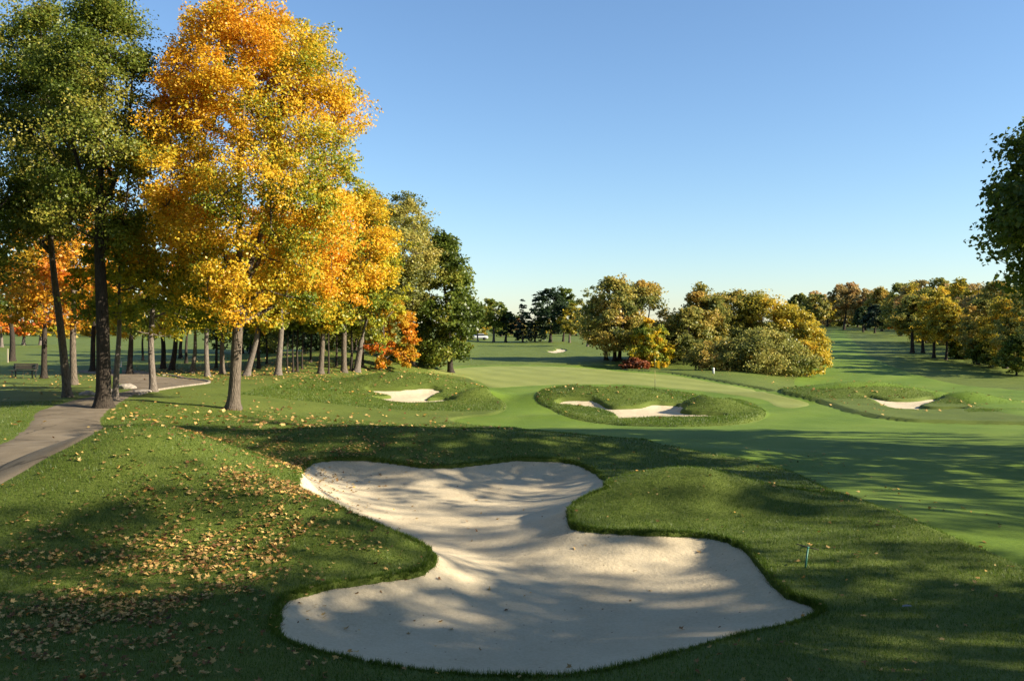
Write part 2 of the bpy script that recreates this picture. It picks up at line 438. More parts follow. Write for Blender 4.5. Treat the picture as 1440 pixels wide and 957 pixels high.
# height lookup on the finished ground
def zt(x, y):
    x = np.atleast_1d(np.asarray(x, float)); y = np.atleast_1d(np.asarray(y, float))
    i = np.clip(np.searchsorted(GX, x) - 1, 0, nx - 2); j = np.clip(np.searchsorted(GY, y) - 1, 0, ny - 2)
    fx = (x - GX[i]) / (GX[i + 1] - GX[i]); fy = (y - GY[j]) / (GY[j + 1] - GY[j])
    Z = ZT.reshape(ny, nx)
    return ((Z[j, i] * (1 - fx) + Z[j, i + 1] * fx) * (1 - fy) + (Z[j + 1, i] * (1 - fx) + Z[j + 1, i + 1] * fx) * fy)

# ------------------------------------------------------------------ small solids
class MB:
    def __init__(s): s.V = []; s.Fq = []; s.n = 0; s.Fn = []
    def add(s, V, Fs):
        V = np.asarray(V, float); s.V.append(V)
        for f in Fs: s.Fn.append([int(i) + s.n for i in f])
        s.n += len(V)
    def tube(s, pts, rad, sides=8, cap=True):
        pts = np.asarray(pts, float); n = len(pts); rad = np.broadcast_to(rad, n)
        T = np.gradient(pts, axis=0); T /= np.linalg.norm(T, axis=1)[:, None] + 1e-9
        up = np.array([0, 0, 1.]) if abs(T[0, 2]) < .9 else np.array([1., 0, 0])
        A = np.cross(T, up); A /= np.linalg.norm(A, axis=1)[:, None] + 1e-9; B = np.cross(T, A)
        th = np.arange(sides) / sides * 2 * PI
        V = (pts[:, None] + rad[:, None, None] * (np.cos(th)[None, :, None] * A[:, None] + np.sin(th)[None, :, None] * B[:, None])).reshape(-1, 3)
        Fs = [(i * sides + k, i * sides + (k + 1) % sides, (i + 1) * sides + (k + 1) % sides, (i + 1) * sides + k) for i in range(n - 1) for k in range(sides)]
        if cap: Fs += [tuple(range(sides))[::-1], tuple((n - 1) * sides + k for k in range(sides))]
        s.add(V, Fs)
    def box(s, c, d, rz=0, bev=.0, taper=1.):
        x, y, z = d[0] / 2, d[1] / 2, d[2] / 2
        b = min(bev, x * .8, y * .8, z * .8)
        if b <= 0:
            V = [(sx * x * (taper if sz > 0 else 1), sy * y * (taper if sz > 0 else 1), sz * z) for sz in (-1, 1) for sy, sx in ((-1, -1), (-1, 1), (1, 1), (1, -1))]
            Fs = [(3, 2, 1, 0), (4, 5, 6, 7), (0, 1, 5, 4), (1, 2, 6, 5), (2, 3, 7, 6), (3, 0, 4, 7)]
        else:
            V = []; lv = [(-z, b), (-z + b, 0), (z - b, 0), (z, b)]
            for zz, ins in lv:
                k = taper if zz > 0 else 1
                X, Y = (x - ins) * k, (y - ins) * k; c2 = b * .7
                V += [(-X + c2, -Y, zz), (X - c2, -Y, zz), (X, -Y + c2, zz), (X, Y - c2, zz), (X - c2, Y, zz), (-X + c2, Y, zz), (-X, Y - c2, zz), (-X, -Y + c2, zz)]
            Fs = [tuple(range(8))[::-1], tuple(range(24, 32))]
            for l in range(3):
                for k in range(8): Fs.append((l * 8 + k, l * 8 + (k + 1) % 8, l * 8 + 8 + (k + 1) % 8, l * 8 + 8 + k))
        V = np.array(V); cc, ss = math.cos(rz), math.sin(rz)
        V = np.column_stack([V[:, 0] * cc - V[:, 1] * ss + c[0], V[:, 0] * ss + V[:, 1] * cc + c[1], V[:, 2] + c[2]])
        s.add(V, Fs)
    def build(s, name, mat, parent=None, smooth=False, loc=None):
        me = bpy.data.meshes.new(name)
        me.from_pydata(np.concatenate(s.V).tolist(), [], s.Fn); me.update()
        if smooth: me.polygons.foreach_set('use_smooth', np.ones(len(me.polygons), bool))
        me.materials.append(mat)
        return link(name, me, parent, loc)

# ------------------------------------------------------------------ trees
def crown_profile(kind, t):
    if kind == 'cone':  return np.clip(1 - t, 0, 1) ** .85 * np.clip((t + .05) / .10, 0, 1)
    if kind == 'broad': m, a, b = .38, .42, .55
    elif kind == 'low':  m, a, b = .30, .22, .55
    elif kind == 'maple': m, a, b = .40, .26, .36
    elif kind == 'tall': m, a, b = .48, .55, .62
    else: m, a, b = .42, .5, .55
    lo = np.clip((t + .06) / (m + .06), 0, 1) ** a
    hi = np.clip((1.02 - t) / (1.02 - m), 0, 1) ** b
    return np.where(t < m, lo, hi)

def leaf_quads(c, nrm, size, r):
    """kite leaves with a fold: (n,3) centres, normals"""
    n = len(c)
    v = r.normal(size=(n, 3)); a = np.cross(nrm, v); a /= np.linalg.norm(a, axis=1)[:, None] + 1e-9
    b = np.cross(nrm, a)
    L = size[:, None]; w = L * r.uniform(.38, .55, n)[:, None]
    f = nrm * L * r.uniform(-.22, .22, n)[:, None]
    V = np.stack([c - a * L * .55, c + b * w + a * L * .05 + f, c + a * L * .6, c - b * w + a * L * .05 + f], 1).reshape(-1, 3)
    return V, np.arange(4 * n).reshape(n, 4)

def tree_meshes(H, W, zb, tr, kind='oval', nc=120, nl=60, leaf=.15, seed=1, lean=(0, 0), off=(0, 0), open_=.35, flat=.6, fork=1, sig=None, wob=.3, stems=1, tbias=0., nzs=1., side=6, D=None):
    """H height, W crown width, zb crown base, tr trunk radius. Returns (wood mesh, crown mesh); base at the origin"""
    r = np.random.default_rng(seed)
    D = D or W
    sig = sig or W * .062
    pos, par = [], []
    lines = []
    def addline(start, pts):
        prev = start; ids = [start] if start >= 0 else []
        for p in pts:
            pos.append(p); par.append(prev); prev = len(pos) - 1; ids.append(prev)
        lines.append(ids); return ids
    top = np.array([off[0] + lean[0] * .3, off[1] + lean[1] * .3, zb + (H - zb) * .82])
    for s in range(stems):
        st = np.array([0, 0, -.15]) if stems == 1 else np.array([math.cos(s * 2.4) * tr * 3.2 * (1 + .6 * r.random()), math.sin(s * 2.4) * tr * 3.2 * (1 + .6 * r.random()), -.15])
        n = 12
        ph = r.uniform(0, 6.28, 2)
        sp = (0, 0) if stems == 1 else (math.cos(s * 2.4) * W * .16, math.sin(s * 2.4) * W * .16)
        pts = []
        for k in range(n + 1):
            t = k / n
            wv = wob * tr * 1.5 * np.array([math.sin(ph[0] + t * 7), math.sin(ph[1] + t * 6), 0]) * min(1, t * 3)
            q = st * (1 - t) + np.array([top[0] + sp[0], top[1] + sp[1], top[2] * (1 - .1 * (s > 0))]) * t
            bend = np.array([lean[0], lean[1], 0]) * math.sin(PI * t) * .5
            q = q + wv + bend
            pts.append(q)
        ids = addline(-1, pts)
        if fork > 1:
            fz = [i for i in ids if pos[i][2] > zb * .95][:1] or [ids[len(ids) // 2]]
            for fk in range(fork - 1):
                an = fk * 2.5 + r.uniform(0, 1.5)
                e = np.array([off[0] + math.cos(an) * W * .24, off[1] + math.sin(an) * D * .24, zb + (H - zb) * r.uniform(.6, .85)])
                s0 = pos[fz[0]]
                addline(fz[0], [s0 + (e - s0) * t + np.array([0, 0, -.35 * (e[2] - s0[2]) * 0]) + np.array([math.cos(an), math.sin(an), 0]) * W * .07 * math.sin(PI * t) for t in np.linspace(.15, 1, 7)])
    # cluster centres inside the envelope
    m = int(nc * (1 + open_ * 2.2)) + 8
    t = r.beta(1.15, 1.25, m) if kind != 'cone' else r.beta(1, 1.7, m)
    th = r.uniform(0, 2 * PI, m)
    env = crown_profile(kind, t) * (.78 + .5 * noise3(np.cos(th) * 1.6 + seed, np.sin(th) * 1.6, t * 3.2))
    rr = env * (.28 + .72 * np.sqrt(r.random(m)))
    cx = off[0] + np.cos(th) * rr * W / 2; cy = off[1] + np.sin(th) * rr * D / 2
    cz = zb + t * (H - zb - sig * .5)
    cz = cz + (noise2(np.cos(th) * 2 + seed, np.sin(th) * 2 + 3) - .5) * (H - zb) * .16 * (1 - t)
    cl = np.stack([cx, cy, cz], 1)
    if kind == 'cone':                                   # drooping tiers
        tier = np.round(cl[:, 2] / (H * .055)) * (H * .055)
        cl[:, 2] = tier - rr * W / 2 * .22 + r.normal(0, .06, m)
    nz = noise3(cl[:, 0] / (W * .16) + seed * 3.1, cl[:, 1] / (W * .16), cl[:, 2] / (W * .13 / nzs ** 2))
    cl = cl[np.argsort(-nz + r.uniform(0, .25, m))[:nc]]
    ax = np.hypot(cl[:, 0] - off[0], cl[:, 1] - off[1])
    cl = cl[np.argsort(ax + .15 * cl[:, 2])]
    for c in cl:
        A = np.array(pos); dv = c - A
        hd = np.hypot(dv[:, 0], dv[:, 1]); d = np.linalg.norm(dv, axis=1)
        rise = np.maximum(0, (A[:, 2] - c[2]) + .35 * hd)
        if kind == 'cone': rise = np.abs(A[:, 2] - c[2]) * 2
        cost = d + 1.3 * rise + 3 * (A[:, 2] < zb * .82)
        i = int(np.argmin(cost)); p0 = A[i]
        L = d[i]; k = max(2, min(6, int(L / (W * .07))))
        mid = (p0 + c) / 2 + np.array([0, 0, (-.05 if kind != 'cone' else .06) * hd[i]]) + r.normal(0, .07, 3) * L
        ts = np.linspace(0, 1, k + 1)[1:, None]
        addline(i, list((1 - ts) ** 2 * p0 + 2 * ts * (1 - ts) * mid + ts ** 2 * c))
    pos = np.array(pos); par = np.array(par)
    cnt = np.zeros(len(pos)); ch = np.ones(len(pos), bool); ch[par[par >= 0]] = False
    cnt[ch] = 1
    for i in range(len(pos) - 1, -1, -1):
        if par[i] >= 0: cnt[par[i]] += cnt[i]
    rad = np.maximum(.006 * (H / 12) ** .5, .013 * (H / 12) ** .5 * cnt ** .5)
    tot = cnt.max() ** .5
    rad = np.minimum(rad, tr * (cnt ** .5 / tot) * 1.0 + .008)
    VV, FF, n0 = [], [], 0
    for li, ids in enumerate(lines):
        ids = np.array(ids); pp = pos[ids]; q = rad[ids].copy()
        trunk = li < stems * fork and par[ids[0]] < 0
        if trunk:
            # dense trunk with root flare
            tt = np.linspace(0, len(pp) - 1, 34); tt[:12] = np.linspace(0, 1.6, 12); tt[12:] = np.linspace(1.75, len(pp) - 1, 22)
            pp2 = np.stack([np.interp(tt, np.arange(len(pp)), pp[:, k]) for k in range(3)], 1)
            hz = pp2[:, 2] / H
            base = tr * (1 - .9 * np.clip(hz / .9, 0, 1) ** 1.2)
            cr = np.interp(tt, np.arange(len(pp)), q)
            q = np.where(pp2[:, 2] < zb, base, np.minimum(base, np.maximum(cr * 1.15, .02)))
            fl = 1 + .6 * np.exp(-np.maximum(pp2[:, 2], 0) / (tr * 1.2))
            pp = pp2; sides = 18 if tr > .12 and H < 30 else 8
        else:
            q[0] = min(q[0], q[1] * 1.5); fl = np.ones(len(pp)); sides = 6 if q[0] > .04 else (4 if q[0] > .018 else 3)
        T = np.gradient(pp, axis=0); T /= np.linalg.norm(T, axis=1)[:, None] + 1e-9
        up = np.array([.02, 1, .03]) if abs(T[:, 2]).mean() > .5 else np.array([0, 0.05, 1.])
        Aa = np.cross(T, up); Aa /= np.linalg.norm(Aa, axis=1)[:, None] + 1e-9; Bb = np.cross(T, Aa)
        an = np.arange(sides) / sides * 2 * PI
        rr_ = q[:, None] * np.ones(sides)[None]
        if trunk:
            lob = 1 + .22 * np.sin(an * 5 + seed) * (fl[:, None] - 1) / .6 + .05 * np.sin(an * 3 + seed * 2 + pp[:, 2:3] * .8)
            rr_ = rr_ * (1 + (fl[:, None] - 1) * lob) * (1 + .04 * np.sin(an * 7 + pp[:, 2:3] * 2))
        V = (pp[:, None] + rr_[..., None] * (np.cos(an)[None, :, None] * Aa[:, None] + np.sin(an)[None, :, None] * Bb[:, None])).reshape(-1, 3)
        j, k = np.meshgrid(np.arange(len(pp) - 1), np.arange(sides), indexing='ij'); j = j.ravel(); k = k.ravel(); k2 = (k + 1) % sides
        FF.append(np.stack([j * sides + k, j * sides + k2, (j + 1) * sides + k2, (j + 1) * sides + k], 1) + n0)
        VV.append(V); n0 += len(V)
    wood = nmesh('trunk', np.concatenate(VV), np.concatenate(FF))
    # leaves
    n = len(cl) * nl
    ci = np.repeat(np.arange(len(cl)), nl)
    s = sig * r.uniform(.65, 1.35, len(cl))[ci]
    g = r.normal(size=(n, 3)); g /= np.linalg.norm(g, axis=1)[:, None]
    g *= (r.random(n) ** .45)[:, None] * 1.75
    # each clump is a ragged spray: several twig lobes
    lob = r.normal(size=(len(cl), 4, 3)) * .75
    g = g * .62 + lob[ci, r.integers(0, 4, n)]
    cpt = cl[ci] + g * np.stack([s, s, s * flat], 1)
    if kind == 'cone': cpt[:, 2] -= .25 * np.hypot(g[:, 0], g[:, 1]) * s
    ctr = np.array([off[0], off[1], zb + (H - zb) * .4])
    outw = cpt - ctr; outw /= np.linalg.norm(outw, axis=1)[:, None] + 1e-9
    nr = r.normal(size=(n, 3)) * .75 + np.array([0, 0, .55]) + outw * .5
    nr /= np.linalg.norm(nr, axis=1)[:, None]
    V, Fq = leaf_quads(cpt, nr, leaf * r.uniform(.65, 1.3, n), r)
    ct = np.clip(noise3(cl[:, 0] / (W * .2) + 9 + seed, cl[:, 1] / (W * .2), cl[:, 2] / (W * .2)) * 1.1 - .05 + r.normal(0, .10, len(cl)), 0, 1)
    tint = np.clip(ct[ci] + r.normal(0, .13, n) + tbias, 0.01, .99)
    crown = nmesh('crown', V, Fq, smooth=False, attrs={'tint': ('FACE', tint)})
    return wood, crown

def plant(name, loc, wood, crown, bark, leafm, label, cat, group=None, rz=0, scale=(1, 1, 1), parts=('trunk', 'crown')):
    root = empty(name, loc); root.rotation_euler = (0, 0, rz); root.scale = scale
    tag(root, label, cat, group)
    for nm, me, mt in ((parts[0], wood, bark), (parts[1], crown, leafm)):
        if me is None: continue
        if not me.materials: me.materials.append(M[mt])
        o = link(nm, me, root)
        o.material_slots[0].link = 'OBJECT'; o.material_slots[0].material = M[mt]
    return root

SEED = [100]
G1 = 'maples and oaks of the grove on the left'
def ptree(name, px, base, top, l, r_, bot, tw, kind, bark, leafm, label, cat='tree', group=None, d=None, lean_px=0, nc=110, nl=60, leafpx=3.2, **kw):
    """a tree described by what the photo measures: base column/row, crown top/left/right/bottom rows and columns, trunk width"""
    if group == G1 and nc <= 200: bot += 10
    if d is None:
        w = unproj([(px, base)])[0]; x, y = float(w[0]), float(w[1])
    else:
        y = float(d); x = float(at(px, y))
    z = float(zt(x, y)[0])
    k = y / F
    H = zpix(top, y) - z; zb = max(.15, zpix(bot, y) - z); W = (r_ - l) * k
    off = ((l + r_) / 2 - px) * k
    SEED[0] += 1
    wood, crown = tree_meshes(H, W, zb, tw * k / 2 * .86, kind, nc=nc, nl=nl, leaf=max(.07, leafpx * k), seed=SEED[0], off=(off, 0), lean=(lean_px * k, 0), **kw)
    return plant(name, (x, y, z), wood, crown, bark, leafm, label, cat, group)

# hero maple and the tall trees beside it
ptree('maple_tree', 328, 578, 4, 182, 516, 430, 19, 'maple', 'bark_brown', 'leaf_gold', 'large golden yellow maple standing alone in front of the grove', 'maple tree', nc=780, nl=250, leafpx=3.1, open_=.22, flat=.72, fork=5, D=9.0, sig=.42, nzs=.8, tbias=-.09)
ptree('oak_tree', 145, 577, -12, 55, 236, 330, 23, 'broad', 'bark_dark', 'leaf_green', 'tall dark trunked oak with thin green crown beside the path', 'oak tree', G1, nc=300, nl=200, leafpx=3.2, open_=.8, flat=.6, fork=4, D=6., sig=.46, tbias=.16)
ptree('oak_tree', 95, 561, 2, -18, 142, 340, 13, 'tall', 'bark_brown', 'leaf_green', 'slightly bent oak with green crown left of the dark trunked oak', 'oak tree', G1, nc=330, nl=200, leafpx=3.2, open_=.6, fork=4, D=6.5, sig=.48, lean_px=-6, tbias=.16)
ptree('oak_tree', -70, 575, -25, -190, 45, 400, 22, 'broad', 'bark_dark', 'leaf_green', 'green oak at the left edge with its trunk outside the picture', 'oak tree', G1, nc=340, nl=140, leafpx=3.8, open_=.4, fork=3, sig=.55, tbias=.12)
ptree('maple_tree', 104, 543, 235, 15, 185, 448, 11, 'low', 'bark_brown', 'leaf_orange', 'orange maple with straight brown trunk behind the bent oak', 'maple tree', G1, nc=200, nl=90, leafpx=4, open_=.25, tbias=-.22)
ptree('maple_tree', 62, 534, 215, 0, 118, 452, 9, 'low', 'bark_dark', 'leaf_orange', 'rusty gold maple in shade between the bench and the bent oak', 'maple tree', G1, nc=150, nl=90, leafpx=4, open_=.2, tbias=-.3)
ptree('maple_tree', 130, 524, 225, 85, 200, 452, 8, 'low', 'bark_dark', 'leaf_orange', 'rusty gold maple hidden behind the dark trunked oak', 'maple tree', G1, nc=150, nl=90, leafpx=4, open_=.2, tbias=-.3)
ptree('maple_tree', 162, 565, 300, 105, 240, 440, 10, 'low', 'bark_grey', 'leaf_goldgreen', 'slim grey trunk maple with yellow green leaves right of the dark trunked oak', 'maple tree', G1, nc=150, nl=80, leafpx=4, open_=.25)
ptree('maple_tree', 216, 553, 260, 150, 305, 455, 11, 'low', 'bark_grey', 'leaf_goldgreen', 'leaning grey trunk maple at the kerb of the path loop', 'maple tree', G1, nc=170, nl=80, leafpx=4, open_=.25, lean_px=-12)
ptree('maple_tree', 182, 528, 350, 140, 235, 460, 9, 'oval', 'bark_dark', 'leaf_goldgreen', 'small dark trunk maple standing beside the teal ball washer', 'maple tree', G1, nc=70, nl=60)
ptree('maple_tree', 229, 520, 360, 190, 270, 455, 8, 'oval', 'bark_dark', 'leaf_orange', 'orange maple behind the path loop, left one of the close pair', 'maple tree', G1, nc=70, nl=60)
ptree('maple_tree', 241, 522, 380, 215, 300, 450, 9, 'oval', 'bark_dark', 'leaf_gold', 'golden maple behind the path loop, right one of the close pair', 'maple tree', G1, nc=70, nl=60)
ptree('maple_tree', 270, 526, 385, 240, 325, 455, 7, 'oval', 'bark_brown', 'leaf_gold', 'slim straight maple at the tip of the path loop', 'maple tree', G1, nc=70, nl=60)
ptree('maple_tree', 292, 531, 330, 250, 345, 450, 8, 'oval', 'bark_grey', 'leaf_goldgreen', 'grey trunk maple with flared foot left of the golden maple trunk', 'maple tree', G1, nc=80, nl=60, lean_px=-8)
ptree('maple_tree', 313, 527, 350, 275, 350, 440, 8, 'oval', 'bark_brown', 'leaf_orange', 'brown trunk maple seen just left behind the golden maple', 'maple tree', G1, nc=70, nl=60)
ptree('maple_tree', 304, 519, 380, 270, 340, 440, 5, 'oval', 'bark_dark', 'leaf_gold', 'thin dark maple standing deeper behind the flared grey trunk', 'maple tree', G1, nc=60, nl=50)
ptree('maple_tree', 346, 530, 360, 320, 420, 450, 10, 'oval', 'bark_grey', 'leaf_goldgreen', 'maple with grey trunk leaning right just behind the golden maple', 'maple tree', G1, nc=80, nl=60, lean_px=8)
ptree('maple_tree', 391, 529, 290, 330, 470, 440, 10, 'oval', 'bark_grey', 'leaf_gold', 'straight grey trunk maple with red tinged gold leaves at the lawn edge', 'maple tree', G1, nc=130, nl=80, leafpx=4)
ptree('maple_tree', 451, 527, 360, 410, 500, 455, 9, 'oval', 'bark_brown', 'leaf_goldgreen', 'low crowned maple between the straight grey trunk and the left bunker', 'maple tree', G1, nc=70, nl=60)
ptree('maple_tree', 484, 525, 236, 395, 565, 440, 9, 'broad', 'bark_brown', 'leaf_gold', 'broad golden maple behind the left bunker mound', 'maple tree', G1, nc=260, nl=170, leafpx=3.1, open_=.5, sig=.55, fork=3)
ptree('maple_tree', 501, 524, 330, 470, 572, 465, 10, 'oval', 'bark_grey', 'leaf_goldgreen', 'forked maple leaning right behind the left bunker mound', 'maple tree', G1, nc=110, nl=80, fork=2, lean_px=6)
ptree('maple_tree', 534, 520, 420, 510, 592, 500, 5, 'low', 'bark_brown', 'leaf_orange', 'small fiery orange maple in front of the olive trees', 'maple tree', G1, nc=100, nl=100, leafpx=3., tbias=-.15)
ptree('poplar_tree', 580, 515, 268, 505, 622, 440, 9, 'tall', 'bark_brown', 'leaf_olive', 'tall olive green poplar rising right of the golden maples', 'poplar tree', None, nc=300, nl=110, leafpx=2.8, sig=.5, D=8., open_=.3, tbias=.12)
ptree('poplar_tree', 545, 515, 272, 470, 585, 430, 8, 'tall', 'bark_brown', 'leaf_olive', 'olive green poplar half hidden behind the golden maples', 'poplar tree', None, d=76, nc=240, nl=90, leafpx=2.8, open_=.3, tbias=.12)
ptree('oak_tree', 634, 512, 328, 574, 674, 500, 9, 'low', 'bark_dark', 'leaf_green', 'dense dark green oak with low branches at the right end of the grove', 'oak tree', None, d=74, nc=280, nl=100, leafpx=3.6, sig=.5, open_=.6)
ptree('shrub', 606, 516, 474, 586, 630, 514, 3, 'low', 'bark_brown', 'leaf_straw', 'yellow orange shrub at the foot of the dark green oak', 'shrub', None, nc=60, nl=80, leafpx=3, stems=4)
ptree('shrub', 566, 516, 482, 545, 592, 512, 3, 'low', 'bark_brown', 'leaf_goldgreen', 'yellow green shrub below the fiery orange maple', 'shrub', None, d=72, nc=50, nl=70, leafpx=3, stems=3)
# thin dark saplings and the dark backdrop inside the grove
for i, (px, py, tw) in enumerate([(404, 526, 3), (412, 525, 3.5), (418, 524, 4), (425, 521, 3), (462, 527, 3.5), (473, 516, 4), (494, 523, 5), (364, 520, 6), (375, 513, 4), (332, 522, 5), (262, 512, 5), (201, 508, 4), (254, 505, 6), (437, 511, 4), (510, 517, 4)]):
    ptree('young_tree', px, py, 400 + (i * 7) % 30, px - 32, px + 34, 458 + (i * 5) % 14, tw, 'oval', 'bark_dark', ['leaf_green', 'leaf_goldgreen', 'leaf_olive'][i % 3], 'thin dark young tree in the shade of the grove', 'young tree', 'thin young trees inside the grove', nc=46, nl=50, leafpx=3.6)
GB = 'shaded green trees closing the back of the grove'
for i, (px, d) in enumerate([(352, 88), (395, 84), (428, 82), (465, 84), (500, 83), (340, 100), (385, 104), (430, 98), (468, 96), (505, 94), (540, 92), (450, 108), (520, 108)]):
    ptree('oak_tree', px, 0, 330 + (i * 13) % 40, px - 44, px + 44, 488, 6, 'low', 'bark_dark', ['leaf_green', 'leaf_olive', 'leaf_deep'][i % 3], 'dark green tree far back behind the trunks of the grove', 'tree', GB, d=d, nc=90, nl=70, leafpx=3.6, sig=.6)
# far left field
ptree('oak_tree', 17, 509, 360, -40, 70, 440, 9, 'oval', 'bark_dark', 'leaf_green', 'dark trunked oak near the bench by the left edge', 'oak tree', None, nc=90, nl=70, leafpx=4)
for px, py, tp, mt, lb in ((2, 489, 425, 'leaf_orange', 'orange maple across the far field at the very left edge'), (33, 486, 428, 'leaf_orange', 'rusty orange maple across the far field right of the dark trunked oak'), (57, 486, 432, 'leaf_goldgreen', 'pale trunked yellow green maple across the far field'), (128, 472, 452, 'leaf_gold', 'low golden tree far across the left field')):
    ptree('maple_tree', px, py, tp, px - 24, px + 24, 468, 5, 'low', 'bark_grey', mt, lb, 'maple tree', 'maples across the left field', nc=60, nl=60, leafpx=3, d=min(210, float(unproj([(px, py)])[0][1])))
for i, (px, d) in enumerate([(-20, 230), (15, 250), (48, 235), (85, 245), (118, 240), (150, 230), (190, 240)]):
    ptree('oak_tree', px, 0, 442 + (i * 5) % 12, px - 24, px + 24, 473, 4, 'low', 'bark_dark', ['leaf_olive', 'leaf_green'][i % 2], 'distant green tree along the end of the left field', 'tree', 'distant trees closing the left field', d=d, nc=40, nl=50, leafpx=2.6)

# centre far trees
G2 = 'dark trees beyond the far fairway'
ptree('oak_tree', 694, 483, 420, 668, 724, 458, 4, 'oval', 'bark_brown', 'leaf_green', 'green round headed oak by the white car at the fairway end', 'oak tree', G2, d=190, nc=90, nl=70, leafpx=2.4)
ptree('oak_tree', 672, 483, 428, 650, 690, 462, 2.5, 'oval', 'bark_brown', 'leaf_green', 'slender oak half hidden by the dense oak of the grove', 'oak tree', G2, d=196, nc=60, nl=60, leafpx=2.4)
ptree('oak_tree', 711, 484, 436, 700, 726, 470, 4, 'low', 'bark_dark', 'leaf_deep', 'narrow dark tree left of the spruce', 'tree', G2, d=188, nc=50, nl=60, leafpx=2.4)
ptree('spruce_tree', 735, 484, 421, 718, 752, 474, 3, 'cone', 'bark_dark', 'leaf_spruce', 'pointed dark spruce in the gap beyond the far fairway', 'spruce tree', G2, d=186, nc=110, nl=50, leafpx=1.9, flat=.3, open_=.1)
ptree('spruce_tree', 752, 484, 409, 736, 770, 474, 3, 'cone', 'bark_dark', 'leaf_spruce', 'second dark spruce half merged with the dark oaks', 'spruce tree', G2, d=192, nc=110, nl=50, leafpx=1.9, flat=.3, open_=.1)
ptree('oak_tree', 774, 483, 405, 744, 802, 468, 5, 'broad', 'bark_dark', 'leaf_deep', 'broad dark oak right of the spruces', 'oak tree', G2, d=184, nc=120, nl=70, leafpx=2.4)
ptree('oak_tree', 792, 482, 402, 772, 818, 466, 3.5, 'oval', 'bark_dark', 'leaf_green', 'taller green oak behind the broad dark oak', 'oak tree', G2, d=190, nc=90, nl=70, leafpx=2.4)
ptree('oak_tree', 801, 482, 425, 782, 822, 470, 3.5, 'oval', 'bark_brown', 'leaf_straw', 'yellow green tree in front of the dark oaks', 'tree', G2, d=180, nc=80, nl=60, leafpx=2.4)
ptree('oak_tree', 826, 483, 404, 806, 856, 462, 3.5, 'oval', 'bark_brown', 'leaf_olive', 'pale thin crowned tree behind the left copse', 'tree', G2, d=150, nc=70, nl=50, leafpx=2.4, open_=.8)
for i, px in enumerate((645, 662, 684, 705, 724, 745, 765, 788, 810, 832, 850)):
    ptree('oak_tree', px, 0, 446 + (i * 7) % 14, px - 18, px + 18, 470, 3, 'low', 'bark_dark', ['leaf_brown', 'leaf_olive', 'leaf_straw', 'leaf_green'][i % 4], 'low tree far behind the trunks at the fairway end', 'tree', 'distant trees behind the fairway end', d=240 + (i * 17) % 40, nc=34, nl=50, leafpx=2.2)

# copses behind the green
G3 = 'copse of autumn trees behind the green'
kc = dict(leafpx=2.7, open_=.45)
ptree('oak_tree', 862, 523, 391, 816, 912, 490, 6, 'low', 'bark_dark', 'leaf_mixed', 'tall left tree of the copse, olive with rusty top', 'tree', G3, d=97, nc=260, nl=80, stems=3, **kc)
ptree('oak_tree', 893, 523, 396, 850, 950, 492, 5, 'low', 'bark_dark', 'leaf_mixed', 'rounded olive and brown tree right of the tall left copse tree', 'tree', G3, d=100, nc=240, nl=80, stems=3, **kc)
ptree('maple_tree', 916, 523, 448, 884, 946, 512, 4, 'low', 'bark_dark', 'leaf_goldgreen', 'small yellow green tree behind the flag', 'tree', G3, d=92, nc=130, nl=80, **kc)
ptree('shrub', 893, 525, 503, 874, 914, 522, 2, 'low', 'bark_brown', 'leaf_red', 'deep red rounded shrub left of the flag', 'shrub', None, d=90, nc=60, nl=90, leafpx=2.2, stems=4)
ptree('oak_tree', 983, 525, 401, 940, 1032, 505, 6, 'low', 'bark_dark', 'leaf_mixed', 'olive brown tree at the left of the wide right copse', 'tree', G3, d=97, nc=240, nl=80, **kc)
ptree('oak_tree', 1026, 525, 404, 975, 1072, 505, 6, 'low', 'bark_dark', 'leaf_mixed', 'olive tree in the middle of the wide right copse', 'tree', G3, d=100, nc=240, nl=80, **kc)
ptree('oak_tree', 968, 525, 428, 938, 1000, 518, 4, 'low', 'bark_dark', 'leaf_olive', 'short dark tree filling the foot of the wide right copse', 'tree', G3, d=93, nc=120, nl=80, **kc)
ptree('maple_tree', 1075, 528, 412, 1012, 1130, 505, 6, 'low', 'bark_brown', 'leaf_straw', 'yellowing rounded tree topping the right side of the copse', 'tree', G3, d=99, nc=260, nl=80, **kc)
ptree('maple_tree', 1110, 532, 424, 1068, 1160, 520, 5, 'low', 'bark_brown', 'leaf_straw', 'yellow tree at the right end of the copse with branches to the ground', 'tree', G3, d=96, nc=240, nl=80, **kc)
ptree('shrub', 1074, 530, 462, 1010, 1138, 534, 3, 'low', 'bark_brown', 'leaf_olive', 'big grey olive shrub along the front of the right copse', 'shrub', None, d=79, nc=240, nl=80, leafpx=2.5, stems=5)
ptree('shrub', 1012, 530, 478, 965, 1060, 526, 3, 'low', 'bark_brown', 'leaf_mixed', 'brown olive shrub at the foot of the copse behind the white post', 'shrub', None, d=80, nc=150, nl=80, leafpx=2.5, stems=5)
ptree('shrub', 1128, 532, 478, 1096, 1164, 536, 3, 'low', 'bark_brown', 'leaf_straw', 'low yellow shrub trailing off the right end of the copse', 'shrub', None, d=80, nc=120, nl=80, leafpx=2.5, stems=4)

